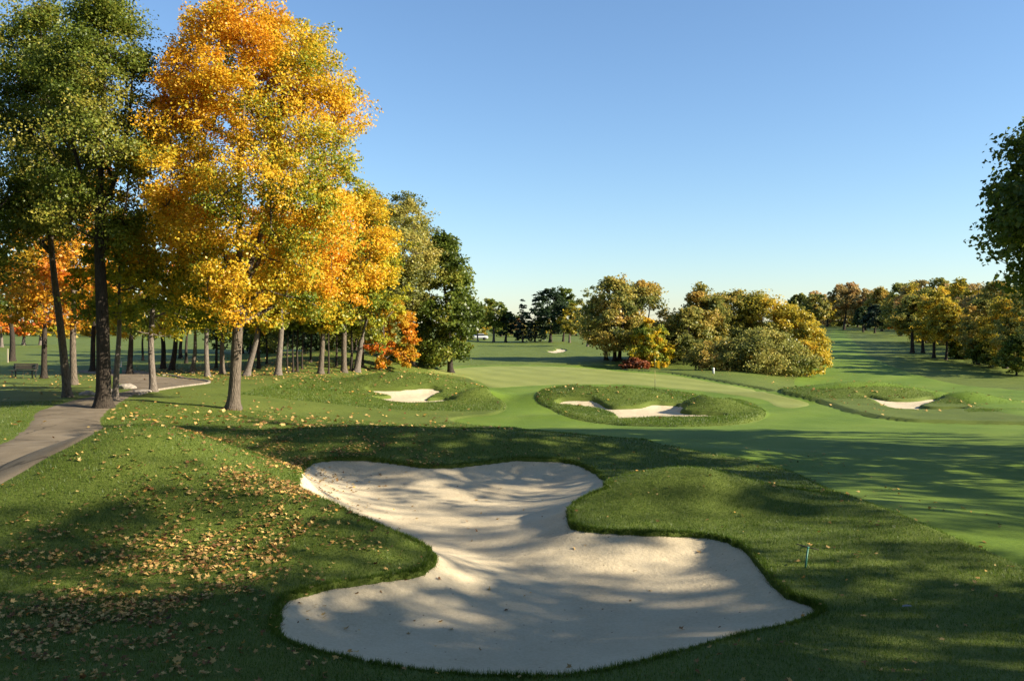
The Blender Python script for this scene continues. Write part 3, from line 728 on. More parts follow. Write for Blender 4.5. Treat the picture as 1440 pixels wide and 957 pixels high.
# right hand woods along the far fairway
G4 = 'autumn trees along the right side of the far fairway'
RW = [ # px, base, top, l, r, bot, tw, leaf, label, d, kind
 (1122, 0, 412, 1110, 1138, 440, 2, 'leaf_olive', 'thin pale tree on the skyline right of the copse', 300, 'tall'),
 (1148, 460, 413, 1128, 1168, 446, 3, 'leaf_mixed', 'small green and yellow tree at the top of the far fairway', 275, 'oval'),
 (1163, 0, 422, 1150, 1182, 446, 3, 'leaf_straw', 'yellow tree on the skyline between two larger trees', 300, 'low'),
 (1187, 461, 397, 1165, 1216, 442, 4, 'leaf_brown', 'tall thin topped brown tree standing alone at the fairway top', 255, 'oval'),
 (1214, 465, 432, 1200, 1226, 456, 3, 'leaf_deep', 'small dark evergreen at the edge of the right wood', 225, 'low'),
 (1230, 467, 428, 1214, 1250, 458, 3, 'leaf_spruce', 'larger dark evergreen at the edge of the right wood', 215, 'low'),
 (1216, 0, 408, 1196, 1238, 446, 4, 'leaf_brown', 'brown tree behind the small dark evergreen', 250, 'low'),
 (1240, 0, 405, 1216, 1264, 450, 4, 'leaf_mixed', 'olive tree behind the larger dark evergreen', 240, 'low'),
 (1262, 470, 440, 1250, 1276, 462, 2, 'leaf_orange', 'little rusty orange tree at the wood edge', 200, 'low'),
 (1266, 0, 400, 1240, 1294, 460, 5, 'leaf_olive', 'olive tree behind the little rusty orange tree', 190, 'low'),
 (1290, 0, 393, 1262, 1322, 455, 5, 'leaf_brown', 'mauve brown nearly bare tree above the wood edge', 175, 'oval'),
 (1283, 498, 412, 1256, 1312, 462, 6, 'leaf_mixed', 'olive tree on a dark trunk leading the row of trunks', None, 'low'),
 (1298, 498, 415, 1270, 1326, 466, 5, 'leaf_straw', 'second yellowish tree in the row of trunks', None, 'low'),
 (1313, 505, 404, 1284, 1348, 472, 5, 'leaf_straw', 'bright golden tree in the row of trunks', None, 'low'),
 (1330, 508, 420, 1304, 1362, 478, 4, 'leaf_straw', 'yellow green tree right of the bright golden tree', None, 'low'),
 (1320, 0, 392, 1292, 1352, 450, 6, 'leaf_mixed', 'tall olive brown tree behind the bright golden tree', 150, 'oval'),
 (1350, 0, 392, 1316, 1388, 460, 6, 'leaf_straw', 'tall yellow olive tree in the middle of the right wood', 130, 'low'),
 (1372, 0, 398, 1340, 1410, 470, 6, 'leaf_brown', 'pale brown tree among yellow ones in the right wood', 118, 'low'),
 (1400, 0, 396, 1362, 1440, 475, 6, 'leaf_mixed', 'olive and brown tree below the overhanging branch', 108, 'low'),
 (1376, 0, 420, 1346, 1412, 500, 5, 'leaf_mixed', 'leafy olive tree with shaded foot near the right bunker', 92, 'low'),
 (1414, 0, 418, 1380, 1452, 505, 6, 'leaf_straw', 'yellow olive tree beside the right edge', 88, 'low'),
 (1446, 0, 400, 1405, 1490, 500, 6, 'leaf_olive', 'olive tree cut by the right edge', 84, 'low'),
 (1480, 0, 395, 1440, 1530, 500, 7, 'leaf_olive', 'olive tree just outside the right edge', 80, 'low'),
 (1352, 0, 470, 1334, 1374, 506, 3, 'leaf_green', 'dark shrubby tree under the right wood', 100, 'low'),
 (1392, 0, 472, 1368, 1420, 510, 3, 'leaf_green', 'dark thicket tree left of the right edge', 90, 'low'),
 (1430, 0, 470, 1404, 1462, 518, 3, 'leaf_green', 'dark thicket tree at the right edge', 82, 'low'),
]
for px, b, tp, l, r_, bo, tw, lf, lb, d, kd in RW:
    sz = (r_ - l) / 40
    ptree('oak_tree' if lf not in ('leaf_spruce',) else 'evergreen_tree', px, b, tp, l, r_, bo, tw, kd, 'bark_dark', lf, lb, 'tree', G4, d=d, nc=int(70 + 60 * min(sz, 2)), nl=60, leafpx=2.5, open_=.8 if lf == 'leaf_brown' else .45)
for i in range(16):
    px = 1290 + i * 12; d = 150 - i * 4
    ptree('oak_tree', px, 0, 396 + (i * 7) % 15, px - 30, px + 30, (474 if px < 1335 else 502) + (i * 5) % 14, 4, 'low', 'bark_dark', ['leaf_straw', 'leaf_olive', 'leaf_straw', 'leaf_brown', 'leaf_mixed'][i % 5], 'leafy tree filling the gaps of the right wood', 'tree', 'trees filling the right wood', d=d, nc=80, nl=60, leafpx=2.4, open_=.5)
for i in range(26):
    px = 1150 + i * 14; d = 330 - i * 7.5
    ptree('oak_tree', px, 0, 408 + (i * 11) % 13 - (6 if i > 8 else 0), px - 27, px + 27, 456, 3, 'low', 'bark_dark', ['leaf_brown', 'leaf_olive', 'leaf_brown', 'leaf_straw'][(i * 7) % 4], 'tree deep in the right wood rising behind the front row', 'tree', 'trees deep in the right wood', d=d, nc=56, nl=60, leafpx=2.4, open_=.6)
for i, px in enumerate((1090, 1104, 1116, 1132, 1144, 1156, 1170, 1184, 1200)):
    ptree('oak_tree', px, 0, 424 + (i * 5) % 9, px - 12, px + 12, 448, 2, 'low', 'bark_dark', ['leaf_olive', 'leaf_green', 'leaf_brown'][i % 3], 'hazy far tree on the horizon above the far fairway', 'tree', 'hazy trees on the horizon', d=420 + (i * 13) % 60, nc=26, nl=40, leafpx=2.2)

# trees standing along the right, partly or wholly outside the picture: their shade crosses the foreground
protos = [tree_meshes(13.5, 8.2, 2.6, .24, 'broad', nc=190, nl=75, leaf=.20, seed=501, open_=.9, fork=3, sig=.55),
          tree_meshes(15., 7.6, 3.4, .26, 'tall', nc=170, nl=75, leaf=.20, seed=502, open_=1.0, fork=3, sig=.55),
          tree_meshes(12., 7.0, 3.0, .22, 'oval', nc=120, nl=70, leaf=.20, seed=503, open_=1.2, fork=2, sig=.5),
          tree_meshes(15., 8.0, 5.0, .22, 'broad', nc=46, nl=60, leaf=.20, seed=505, open_=1.2, fork=3, sig=.5)]
protos.append(tree_meshes(15., 10.0, 3.0, .3, 'low', nc=260, nl=80, leaf=.24, seed=506, open_=.2, fork=3, sig=.7))  # dense crown for the added trees that block sky light
edge = tree_meshes(9.4, 6.3, 4.0, .22, 'maple', nc=300, nl=120, leaf=.125, seed=504, open_=.7, fork=3, sig=.42)
x, y = 16.35, 24.5
plant('linden_tree', (x, y, float(zt(x, y)[0])), *edge, 'bark_dark', 'leaf_green', 'dark green linden whose branches reach in from the right edge', 'linden tree')
SH = [(16.5, 16.8, 2, 1.1, .95), (19.8, 19.1, 2, 0.4, 1.25), (22.5, 24.3, 3, 2.1, 1.0), (27.5, 16.1, 3, 3.0, 1.15), (22.5, 4.6, 3, 4.2, 1.0), (23.5, 1.6, 2, 4.9, 1.1), (33, 6.8, 3, 2.3, 1.15), (15.5, 2.3, 0, 5.0, .9),
      (30.5, 10.8, 3, 0.8, 1.15), (30, 2.0, 2, 1.9, 1.2), (12.5, -1.8, 2, 2.6, 1.0), (31, 20.3, 3, 5.5, 1.1),
      (9, -10, 4, .3, 1.3), (0, -9, 4, 1.3, 1.3), (-9, -8, 4, 2.2, 1.35), (-18, -6, 4, 3.1, 1.35), (-25, 3, 4, 4.4, 1.3), (4, -19, 4, 5.2, 1.7), (-13, -19, 4, .9, 1.7), (-30, 14, 4, .9, 1.3)]  # this row: unseen trees added around the camera to dim the ambient sky light
for i, (x, y, k, rz, sc) in enumerate(SH):
    if i < 12: lb, gr = 'linden outside the right edge, known only by its shade across the grass', 'lindens outside the right edge'
    else: lb, gr = 'added unseen linden behind and left of the camera, cutting sky light', 'added unseen lindens that cut the sky light'
    plant('linden_tree', (x, y, float(zt(x, y)[0])), *protos[k], 'bark_dark', 'leaf_green', lb, 'linden tree', gr, rz=rz, scale=(sc, sc, sc))

# ------------------------------------------------------------------ grass blades
def blades(n, y0, y1, hgt, wid, pts=None):
    if pts is None:
        y = rng.uniform(y0, y1, n); u = rng.uniform(-.66, .66, n); x = u * y
        keep = rng.random(n) < y / y1
        Q = np.stack([x, y], 1)[keep]
    else: Q = pts
    return Q
def build_blades(Q, hgt, wid, name_seed):
    r = np.random.default_rng(name_seed)
    n = len(Q)
    z = zt(Q[:, 0], Q[:, 1])
    th = r.uniform(0, 2 * PI, n)
    clump = fbm(Q[:, 0] * 2.3, Q[:, 1] * 2.3)
    h = hgt * r.uniform(.55, 1.25, n) * (.7 + .6 * clump)
    w = wid * r.uniform(.7, 1.3, n)
    ln = r.uniform(.1, .95, n) * h
    la = r.uniform(0, 2 * PI, n)
    b = np.stack([Q[:, 0], Q[:, 1], z - .01], 1)
    e = np.stack([np.cos(th) * w / 2, np.sin(th) * w / 2, 0 * w], 1)
    tip = b + np.stack([np.cos(la) * ln, np.sin(la) * ln, np.sqrt(np.maximum(h * h - ln * ln * .6, 1e-5))], 1)
    V = np.stack([b - e, b + e, tip], 1).reshape(-1, 3)
    tint = np.clip(.25 + .45 * fbm(Q[:, 0] * .8 + 4, Q[:, 1] * .8) + r.normal(0, .17, n), 0, 1)
    return V, tint
SETS = [(150000, 6.0, 10.5, .050, .0065), (190000, 10.5, 15.5, .052, .008), (190000, 15.5, 22.5, .055, .011), (150000, 22.5, 36, .055, .016)]
VS, TS = [], []
allF = lambda Q: np.maximum(sdist(Q, FAIR, 2.), -sdist(Q, OVAL, 2.))
for n, a, b, h, w in SETS:
    Q = blades(n, a, b, h, w)
    ok = (allF(Q) > .02) & (sdist(Q, PATH) > .03)
    ok &= (sdist(Q, SAND['centre']) > .005) & (sdist(Q, SAND['front']) > -.05)
    Q = Q[ok]
    V, t = build_blades(Q, h, w, int(a * 10)); VS.append(V); TS.append(t)
y = 12 + 26 * rng.random(260000) ** 1.25; Q = np.stack([rng.uniform(-.1, .66, len(y)) * y, y], 1)
f = allF(Q); Q = Q[(f < -.03) & (sdist(Q, SAND['centre']) > .3)]
V, t = build_blades(Q, .022, .016, 6); VS.append(V); TS.append(t + .12)
# fringe hanging over the lip of the front bunker
pl = SAND['front']; i = rng.integers(0, len(pl), 60000); t = rng.random(60000)[:, None]
Q = pl[i] * (1 - t) + pl[(i + 1) % len(pl)] * t
Q = Q + rng.normal(0, .05, Q.shape); Q = Q[sdist(Q, pl) > -.085]
V, t = build_blades(Q, .06, .008, 5); VS.append(V); TS.append(t)
# tufted collars of the middle bunkers
for poly, pad, n in ((OVAL, .0, 110000), (None, 0, 0)):
    if poly is None: continue
    lo, hi = poly.min(0), poly.max(0)
    Q = rng.uniform(lo, hi, (n, 2)); ok = (sdist(Q, poly) < -.03) & (sdist(Q, SAND['centre']) > .02); Q = Q[ok]
    V, t = build_blades(Q, .085, .022, 77); VS.append(V); TS.append(t + .06)
for k, x0, x1, y0, y1, n in (('left', -13, 2, 42, 58, 80000), ('right', 10, 30, 41, 58, 100000)):
    Q = np.stack([rng.uniform(x0, x1, n), rng.uniform(y0, y1, n)], 1)
    ok = (allF(Q) > .04) & (sdist(Q, SAND[k]) > .02) & (zsmooth(Q[:, 0], Q[:, 1]) > -.98); Q = Q[ok]
    V, t = build_blades(Q, .08, .022, 78); VS.append(V); TS.append(t + .06)
V = np.concatenate(VS); t = np.clip(np.concatenate(TS), 0, 1)
g = link('grass', nmesh('grass', V, np.arange(len(V)).reshape(-1, 3), M['leaf_blade'], smooth=False, attrs={'tint': ('FACE', t)})); tag(g, kind='stuff')

# ------------------------------------------------------------------ fallen leaves
def litter_density(Q):
    x, y = Q[:, 0], Q[:, 1]
    d = .012 + 0 * x
    def blob(cx, cy, sx, sy, a, ro=0):
        c, s = math.cos(ro), math.sin(ro); dx, dy = x - cx, y - cy
        A, B = dx * c + dy * s, -dx * s + dy * c
        return a * np.exp(-(A / sx) ** 2 - (B / sy) ** 2)
    d = d + blob(-4.0, 13.0, 1.1, 1.3, .8) + blob(-3.6, 10.8, .9, 1.5, .75) + blob(-5.4, 16.6, 2.2, 1.3, .8, R(-25))
    d = d + blob(-4.4, 9.4, 1.6, 1.6, .5) + blob(-6, 11, 1.6, 1.5, .18) + blob(-6.6, 19.6, 2.6, 1.6, .5) + blob(-3.6, 19., 1.6, 1.2, .35)
    d = d + blob(-2.3, 11.8, 1.2, .35, .25, R(-12)) + blob(-9.8, 25, 2.2, 2.6, .3) + blob(-12.5, 29, 3, 3, .35) + blob(-8, 31, 5, 4, .12)
    d = d + blob(-3, 22, 4, 2, .06) + blob(-10, 15, 2.5, 3, .08)
    n = fbm(x * 1.5 + 3, y * 1.9, 4)
    n = n + .16 * np.clip(blob(-3.4, 12.6, 1.6, 2.6, 1) + blob(-5, 16.6, 2.2, 1.2, 1), 0, 1)
    return d * (.24 + 2.0 * sstep(.44, .72, n)) 
def maple_leaf(n, r):
    """n five lobed leaves as 11 gons in their own plane (unit size)"""
    a = np.array([-90, -62, -25, 0, 27, 60, 90, 120, 153, 180, 205, 242]) * PI / 180
    q = np.array([.35, .45, .62, .38, .85, .42, 1.0, .42, .85, .38, .62, .45])
    rr = q[None] * r.uniform(.85, 1.15, (n, 12))
    X, Y = rr * np.cos(a), rr * np.sin(a)
    Z = r.uniform(-.35, .5, n)[:, None] * (X ** 2) + r.uniform(-.3, .5, n)[:, None] * (Y ** 2) + r.normal(0, .06, (n, 12))
    return np.stack([X, Y, Z], 2)
LV, LF, LT, ln = [], [], [], 0
def put_litter(Q, z, size, near, r):
    global ln
    n = len(Q)
    if not n: return
    nr = r.normal(size=(n, 3)) * .33 + np.array([0, 0, 1.]); nr /= np.linalg.norm(nr, axis=1)[:, None]
    v = r.normal(size=(n, 3)); a = np.cross(nr, v); a /= np.linalg.norm(a, axis=1)[:, None]; b = np.cross(nr, a)
    c = np.stack([Q[:, 0], Q[:, 1], z + .02 + r.uniform(0, .02, n)], 1)
    s = size * r.uniform(.5, 1.35, n)
    if near:
        U = maple_leaf(n, r) * (s / 1.8)[:, None, None]
        V = c[:, None] + U[..., :1] * a[:, None] + U[..., 1:2] * b[:, None] + U[..., 2:] * nr[:, None]
        V = np.concatenate([V, c[:, None] + .0 * V[:, :1]], 1)
        k = np.arange(12); f = np.stack([k, (k + 1) % 12, np.full(12, 12)], 1)
        Fs = (np.arange(n)[:, None, None] * 13 + f[None]).reshape(-1, 3)
        tt = np.repeat(np.clip(r.beta(1.8, 1.5, n) , 0, 1), 12)
        LV.append(V.reshape(-1, 3)); LF.append(Fs + ln); LT.append(tt); ln += n * 13
    else:
        V, q = leaf_quads(c, nr, s, r)
        Fs = np.concatenate([q[:, [0, 1, 2]], q[:, [0, 2, 3]]], 0)
        tt = np.clip(r.beta(2.2, 1.4, n), 0, 1)
        LV.append(V); LF.append(Fs + ln); LT.append(np.concatenate([tt, tt])); ln += len(V)
def scatter(n, x0, x1, y0, y1, f):
    Q = np.stack([rng.uniform(x0, x1, n), rng.uniform(y0, y1, n)], 1)
    return Q[rng.random(n) < f(Q)]
inpath = lambda Q: sdist(Q, PATH) < .02
Q = scatter(120000, -9.5, 7.5, 6.2, 22, litter_density); sf = sdist(Q, SAND['front'])
Q = Q[((sf > .0) | (rng.random(len(Q)) < .10)) & ~inpath(Q)]
# surface: blades on grass, sand inside the bunker
ZSg = ZS['front'].reshape(ny, nx)
def zsand(Q):
    x, y = Q[:, 0], Q[:, 1]
    i = np.clip(np.searchsorted(GX, x) - 1, 0, nx - 2); j = np.clip(np.searchsorted(GY, y) - 1, 0, ny - 2)
    return ZSg[j, i]
def surf(Q):
    z = zt(Q[:, 0], Q[:, 1]); s = sdist(Q, SAND['front']) < -.03
    z[s] = zsand(Q[s]) - .015
    return z
r2 = np.random.default_rng(11)
put_litter(Q, surf(Q), .070, True, r2)
# drifts inside the sand on its left side and single leaves elsewhere
Q = np.concatenate([rng.normal((-4.2, 18.9), (.9, .5), (130, 2)), rng.normal((-2.9, 10.0), (.45, .8), (150, 2)), np.stack([rng.uniform(-3.6, 3.5, 70), rng.uniform(8.6, 19.5, 70)], 1)])
Q = Q[sdist(Q, SAND['front']) < -.03]
put_litter(Q, surf(Q), .075, True, r2)
put_litter(unproj([(686, 944), (1040, 870), (1120, 800)]), zt(*unproj([(686, 944), (1040, 870), (1120, 800)]).T) + .03, .11, True, r2)
def dens_mid(Q):
    x, y = Q[:, 0], Q[:, 1]
    g1 = lambda cx, cy, sx, sy, a: a * np.exp(-((x - cx) / sx) ** 2 - ((y - cy) / sy) ** 2)
    return (.03 + g1(-11, 30, 4, 6, .5) + g1(-6, 33, 6, 7, .35) + g1(-9, 50, 4, 3, .5) + g1(-3.5, 51, 3, 2, .5) + g1(2.4, 45, 2, 2, .5) + g1(4.5, 46, 2.4, 1.6, .5) + g1(18, 50, 8, 6, .22) + g1(-14, 66, 8, 9, .9) + g1(-20, 58, 9, 7, .7)) * (.3 + 1.4 * fbm(x * .7, y * .7))
Q = scatter(34000, -34, 32, 22, 82, dens_mid)
ok = (sdist(Q, FAIR) > .05) | (sdist(Q, OVAL) < -.1)
for k in ('centre', 'left', 'right'): ok &= sdist(Q, SAND[k]) > .05
ok &= (sdist(Q, PATH) > .05) | (rng.random(len(Q)) < .06)
Q = Q[ok]
put_litter(Q, zt(Q[:, 0], Q[:, 1]) + .02, .13, False, r2)
Q = rng.normal((2.1, 43.5), (.5, .6), (70, 2))
fl = link('fallen_leaves', nmesh('fallen_leaves', np.concatenate(LV), np.concatenate(LF), M['leaf_litter'], smooth=False, attrs={'tint': ('FACE', np.concatenate(LT))})); tag(fl, kind='stuff')

# ------------------------------------------------------------------ kerb and furniture
kp = unproj(smoothpoly([(190, 557), (215, 552), (255, 546), (289, 541.5), (290, 538), (262, 534.5), (224, 531)], 8)[:48])
kb = MB(); z = zt(kp[:, 0], kp[:, 1])
T = np.gradient(kp, axis=0); T /= np.linalg.norm(T, axis=1)[:, None]; Nn = np.stack([T[:, 1], -T[:, 0]], 1)
rows = []
for o, h in ((-.02, -.1), (-.02, .05), (0, .075), (.10, .075), (.12, .05), (.14, -.1)):
    rows.append(np.column_stack([kp + Nn * o, z + h]))
V = np.stack(rows, 1).reshape(-1, 3)
kb.add(V, [(i * 6 + k, i * 6 + k + 1, i * 6 + 7 + k, i * 6 + 6 + k) for i in range(len(kp) - 1) for k in range(5)])
tag(kb.build('kerb', M['kerb'], smooth=False), kind='structure')

m_post = simple('weathered_white', (.46, .46, .44), .7); m_pole = simple('pole_fibreglass', (.42, .30, .09), .6)
m_yel = simple('flag_yellow', (.80, .56, .035), .7, var=.06); m_white = simple('white_paint', (.78, .77, .74), .5, var=.05)
m_teal = simple('teal_paint', (.03, .22, .17), .45); m_black = simple('black_metal', (.02, .022, .022), .5)
m_wood = simple('weathered_wood', (.075, .055, .04), .8); m_stone = simple('pale_stone', (.27, .23, .185), .9, var=.25, scale=9)
m_dgreen = simple('green_paint', (.02, .13, .085), .5)

# flag
fp = unproj([(921, 548)])[0]; fx, fy = float(fp[0]), float(fp[1]); fz = float(zt(fx, fy)[0])
root = tag(empty('golf_flag', (fx, fy, fz)), 'yellow golf flag on a thin pole standing in the putting green', 'golf flag')
hh = zpix(506, fy) - fz
b = MB(); b.tube([(0, 0, -.1), (0, 0, hh)], .0115, 10); pole = b.build('pole', m_pole, root, True)
b = MB(); b.tube([(0, 0, .0), (0, 0, .72)], .0135, 10); b.build('pole_base', m_black, root, True)
b = MB(); b.tube([(0, 0, hh), (0, 0, hh + .05)], [.03, .012], 10); b.build('finial', m_white, root, True)
U, Vv = np.meshgrid(np.linspace(0, 1, 12), np.linspace(0, 1, 8))
X = .016 + U * .30; Yy = .11 * np.sin(U * 5.2) * U; Zz = hh - .04 - Vv * (.42 - .06 * U) - U ** 2 * .22 + .16 * U * (U > .55) * (Vv < .4)
V = np.stack([X.ravel(), Yy.ravel(), Zz.ravel()], 1); V2 = V + np.array([0, .006, 0])
fs = [(j * 12 + i, j * 12 + i + 1, j * 12 + 13 + i, j * 12 + 12 + i) for j in range(7) for i in range(11)]
b = MB(); b.add(np.concatenate([V, V2]), fs + [tuple(k + 96 for k in f[::-1]) for f in fs]); b.build('flag_cloth', leafmat('flag_nylon', [(0, (.82, .60, .05)), (1, (.82, .60, .05))], trans=.5), root, True)

# white post on the bank
p = unproj([(1003, 528)])[0]; d = float(np.clip(p[1], 60, 90)); x = float(at(1003.5, d)); z = float(zt(x, d)[0])
b = MB(); root = tag(empty('marker_post', (x, d, z)), 'short white marker post on the bank before the copse', 'post')
b.tube([(0, 0, -.1), (0, 0, .42)], [.085, .085], 14); b.build('post', m_post, root, True)
b = MB(); b.tube([(0, 0, .42), (0, 0, .46), (0, 0, .5)], [.095, .09, .03], 14); b.build('cap', m_white, root, True)

# teal stake by the front bunker, with a fallen twig behind it
p = unproj([(1131, 804)])[0]; z = float(zt(p[0], p[1])[0])
root = tag(empty('stake', (p[0], p[1], z)), 'slim teal stake leaning in the grass right of the front bunker', 'stake')
b = MB(); b.tube([(0, 0, -.1), (.055, .03, .25)], [.011, .012], 10); b.build('shaft', m_dgreen, root, True)
b = MB(); b.tube([(.055, .03, .25), (.058, .032, .265)], [.016, .014], 10); b.build('cap', m_teal, root, True)
p = unproj([(1120, 777), (1134, 781), (1152, 785)]); z = zt(p[:, 0], p[:, 1])
b = MB(); b.tube(np.column_stack([p, z + .05]), [.006, .009, .005], 6); b.tube([(p[1, 0], p[1, 1], z[1] + .05), (p[1, 0] + .1, p[1, 1] + .12, z[1] + .06)], [.005, .003], 5)
tag(b.build('twig', m_wood, None, True), 'thin dark twig lying in the grass behind the teal stake', 'twig')
p = unproj([(1275, 858)])[0]
b = MB(); zz = float(zt(p[0], p[1])[0]) + .04
V = [(-.055, -.012, 0), (.0, -.018, .006), (.06, .0, .002), (.05, .018, .008), (0, .024, .014), (-.045, .012, .006)]
b.add(np.array(V + [(a, c, e + .002) for a, c, e in V]) + np.array([p[0], p[1], zz]), [(5, 4, 3, 2, 1, 0), (6, 7, 8, 9, 10, 11)])
tag(b.build('paper_scrap', simple('dull_paper', (.20, .21, .20), .7)), 'small pale paper scrap in the dark grass at lower right', 'paper scrap')

# bench
d = float(unproj([(33, 533)])[0][1]); x = float(at(33, d)); z = float(zt(x, d)[0])
root = tag(empty('park_bench', (x, d, z)), 'dark wooden bench on the shaded grass by the left edge', 'bench')
b = MB(); [b.box((0, -.2 + k * .11, .45), (1.5, .095, .04), bev=.01) for k in range(4)]; b.build('seat', m_wood, root)
b = MB(); [b.box((0, .22 + k * .02, .58 + k * .12), (1.5, .035, .095), bev=.01) for k in range(3)]; b.build('backrest', m_wood, root)
for s in (-1, 1):
    b = MB(); b.box((s * .62, -.18, .21), (.06, .06, .43), bev=.008); b.build('leg', m_black, root)
    b = MB(); b.box((s * .62, .2, .43), (.06, .06, .86), bev=.008); b.build('leg', m_black, root)
    b = MB(); b.box((s * .62, .0, .64), (.06, .42, .05), bev=.008); b.build('armrest', m_black, root)

# ball washer
p = unproj([(169, 527.5)])[0]; z = float(zt(p[0], p[1])[0])
root = tag(empty('ball_washer', (p[0], p[1], z)), 'teal ball washer on a post beside the path loop', 'ball washer')
b = MB(); b.tube([(.08, 0, -.1), (.08, 0, .85)], .025, 10); b.build('post', m_white, root, True)
b = MB(); b.tube([(0, 0, .0), (0, 0, .03), (0, 0, .42), (0, 0, .45)], [.10, .11, .11, .09], 16); b.build('body', m_teal, root, True)
b = MB(); b.tube([(0, 0, .45), (0, 0, .50), (0, 0, .54)], [.115, .11, .05], 16); b.build('lid', m_white, root, True)

# pale stake by the left oak
p = unproj([(11, 511)])[0]; z = float(zt(p[0], p[1])[0])
b = MB(); b.box((0, 0, .55), (.10, .06, 1.3), bev=.01, taper=.9)
tag(b.build('wooden_stake', simple('pale_wood', (.42, .36, .24), .8), None, loc=(p[0], p[1], z)), 'pale wooden stake left of the dark trunked oak', 'stake')

# stones by the path
for i, (px, py, s, lb) in enumerate(((123, 558, .27, 'pale boulder on the grass left of the dark trunked oak'), (154, 554, .24, 'small pale boulder between the two trunks at the path bend'), (179, 549, .34, 'largest pale boulder in the grass inside the path bend'), (200, 554, .3, 'flat pale stone at the foot of the leaning maple'))):
    p = unproj([(px, py)])[0]; z = float(zt(p[0], p[1])[0])
    bme = bpy.data.meshes.new('boulder')
    import bmesh
    bm = bmesh.new(); bmesh.ops.create_icosphere(bm, subdivisions=3, radius=1)
    for v in bm.verts:
        q = np.array(v.co); k = 1 + .5 * (float(noise3(*(q * 1.7 + i * 5))) - .5) + .2 * (float(noise3(*(q * 4 + i * 5))) - .5)
        v.co = Vector((q[0] * s * 1.3 * k, q[1] * s * k, max(q[2], -.3) * s * (.62 if i < 3 else .3) * k))
    bm.to_mesh(bme); bm.free(); bme.materials.append(m_stone)
    tag(link('boulder', bme, None, (p[0], p[1], z + s * .12)), lb, 'boulder', 'pale boulders beside the path')

# car and hut at the far end of the fairway
m_car = simple('white_car_paint', (.55, .55, .54), .3, var=.02); m_glass = simple('dark_glass', (.02, .025, .03), .1, spec=.7); m_rub = simple('rubber', (.015, .015, .015), .9)
def car(px, d, paint, label):
    x = float(at(px, d)); z = float(zt(x, d)[0])
    root = tag(empty('parked_car', (x, d, z)), label, 'car', 'cars parked at the fairway end')
    sec = [(-2.2, .45, .62), (-2.15, .3, .86), (-1.5, .28, .93), (-.95, .26, .97), (-.3, .26, .98), (.9, .26, .98), (1.7, .28, .96), (2.15, .3, .85), (2.2, .45, .65)]
    b = MB(); V = []; 
    for X, z0, z1 in sec:
        for Y, q in ((-.86, 0), (-.9, .5), (-.82, 1), (.82, 1), (.9, .5), (.86, 0)): V.append((X, Y, z0 + (z1 - z0) * q))
    fs = [(i * 6 + k, i * 6 + (k + 1) % 6, i * 6 + 6 + (k + 1) % 6, i * 6 + 6 + k) for i in range(8) for k in range(6)] + [tuple(range(6)), tuple(range(48, 54))]
    b.add(V, fs); body = b.build('body', paint, root, True)
    def cab(x0, x1, x2, x3, z0, z1, w0, w1):
        return [(x0, -w0, z0), (x3, -w0, z0), (x3, w0, z0), (x0, w0, z0), (x1, -w1, z1), (x2, -w1, z1), (x2, w1, z1), (x1, w1, z1)]
    bx = [(3, 2, 1, 0), (4, 5, 6, 7), (0, 1, 5, 4), (1, 2, 6, 5), (2, 3, 7, 6), (3, 0, 4, 7)]
    b = MB(); b.add(cab(-1.0, -.35, 1.15, 1.75, .95, 1.38, .80, .66), bx); b.build('window', m_glass, root)
    b = MB(); b.add(cab(-.4, -.33, 1.13, 1.22, 1.37, 1.45, .68, .62), bx); b.build('roof', paint, root)
    for sx in (-1.35, 1.35):
        for sy in (-.84, .84):
            b = MB(); b.tube([(sx, sy - .1, .32), (sx, sy + .1, .32)], .32, 18); b.build('wheel', m_rub, root, True)
car(673, 205, m_car, 'white car parked far away between trunks at the fairway end')
car(657, 207, simple('blue_car_paint', (.03, .05, .13), .3), 'dark blue car parked beside the white car far away')
x = float(at(650, 226)); z = float(zt(x, 226)[0])
root = tag(empty('shed', (x, 226, z)), 'low grey roofed shed behind the parked cars', 'shed')
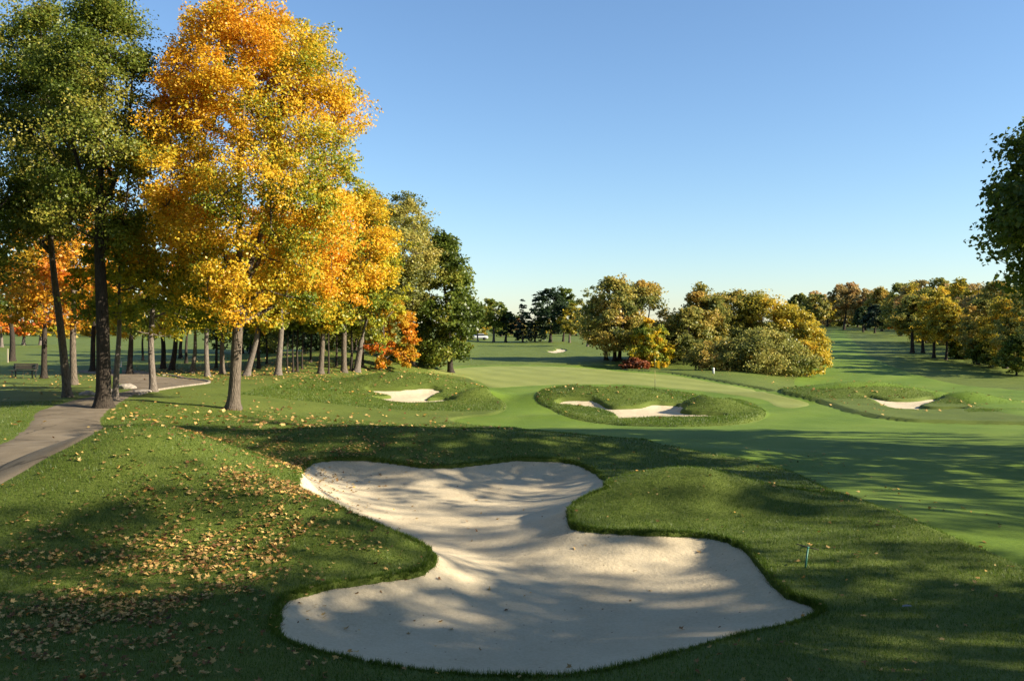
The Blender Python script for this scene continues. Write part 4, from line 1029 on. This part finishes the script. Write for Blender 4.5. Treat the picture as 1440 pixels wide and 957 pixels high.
b = MB(); b.box((0, 0, 1.0), (6, 4, 2.2)); b.build('wall', simple('shed_wall', (.10, .11, .13), .8), root)
b = MB(); b.add([(-3.4, -2.4, 2.1), (3.4, -2.4, 2.1), (3.4, 2.4, 2.1), (-3.4, 2.4, 2.1), (-3.2, 0, 3.2), (3.2, 0, 3.2)], [(0, 1, 5, 4), (2, 3, 4, 5), (0, 4, 3), (1, 2, 5), (3, 2, 1, 0)]); b.build('roof', simple('shed_roof', (.22, .23, .25), .7), root)
b = MB(); b.box((-1.2, -2.03, .9), (.95, .06, 1.8)); b.build('door', m_white, root)

# ------------------------------------------------------------------ light, sky, camera
w = bpy.data.worlds.new('World'); S.world = w; w.use_nodes = True
nt = w.node_tree; nt.nodes.clear()
sk = nt.nodes.new('ShaderNodeTexSky'); sk.sky_type = 'NISHITA'; sk.sun_disc = False
sk.sun_elevation = SUN_EL; sk.sun_rotation = PI / 2 - SUN_AZ
sk.altitude = 200; sk.air_density = 1.12; sk.dust_density = .3; sk.ozone_density = 4.8
bg = nt.nodes.new('ShaderNodeBackground'); bg.inputs[1].default_value = .075
wo = nt.nodes.new('ShaderNodeOutputWorld')
nt.links.new(sk.outputs[0], bg.inputs[0]); nt.links.new(bg.outputs[0], wo.inputs[0])
sl = bpy.data.lights.new('sun', 'SUN'); sl.energy = 5.0; sl.angle = R(.5); sl.color = (1, .91, .73)
so = bpy.data.objects.new('sun', sl); C.objects.link(so)
so.rotation_euler = Vector(SUN).to_track_quat('Z', 'Y').to_euler(); so.location = (40, -10, 40)

cam = bpy.data.cameras.new('camera'); cam.sensor_width = 36; cam.lens = 36 * F / 1440; cam.clip_end = 4000; cam.clip_start = .1
co = bpy.data.objects.new('camera', cam); C.objects.link(co)
co.location = (0, 0, CAMZ); co.rotation_euler = (PI / 2 - PITCH, 0, 0)
S.camera = co
S.view_settings.view_transform = 'Standard'; S.view_settings.look = 'None'; S.view_settings.exposure = 1.4; S.view_settings.gamma = 1
S.cycles.use_denoising = True
S.cycles.max_bounces = 6; S.cycles.diffuse_bounces = 3; S.cycles.transmission_bounces = 4
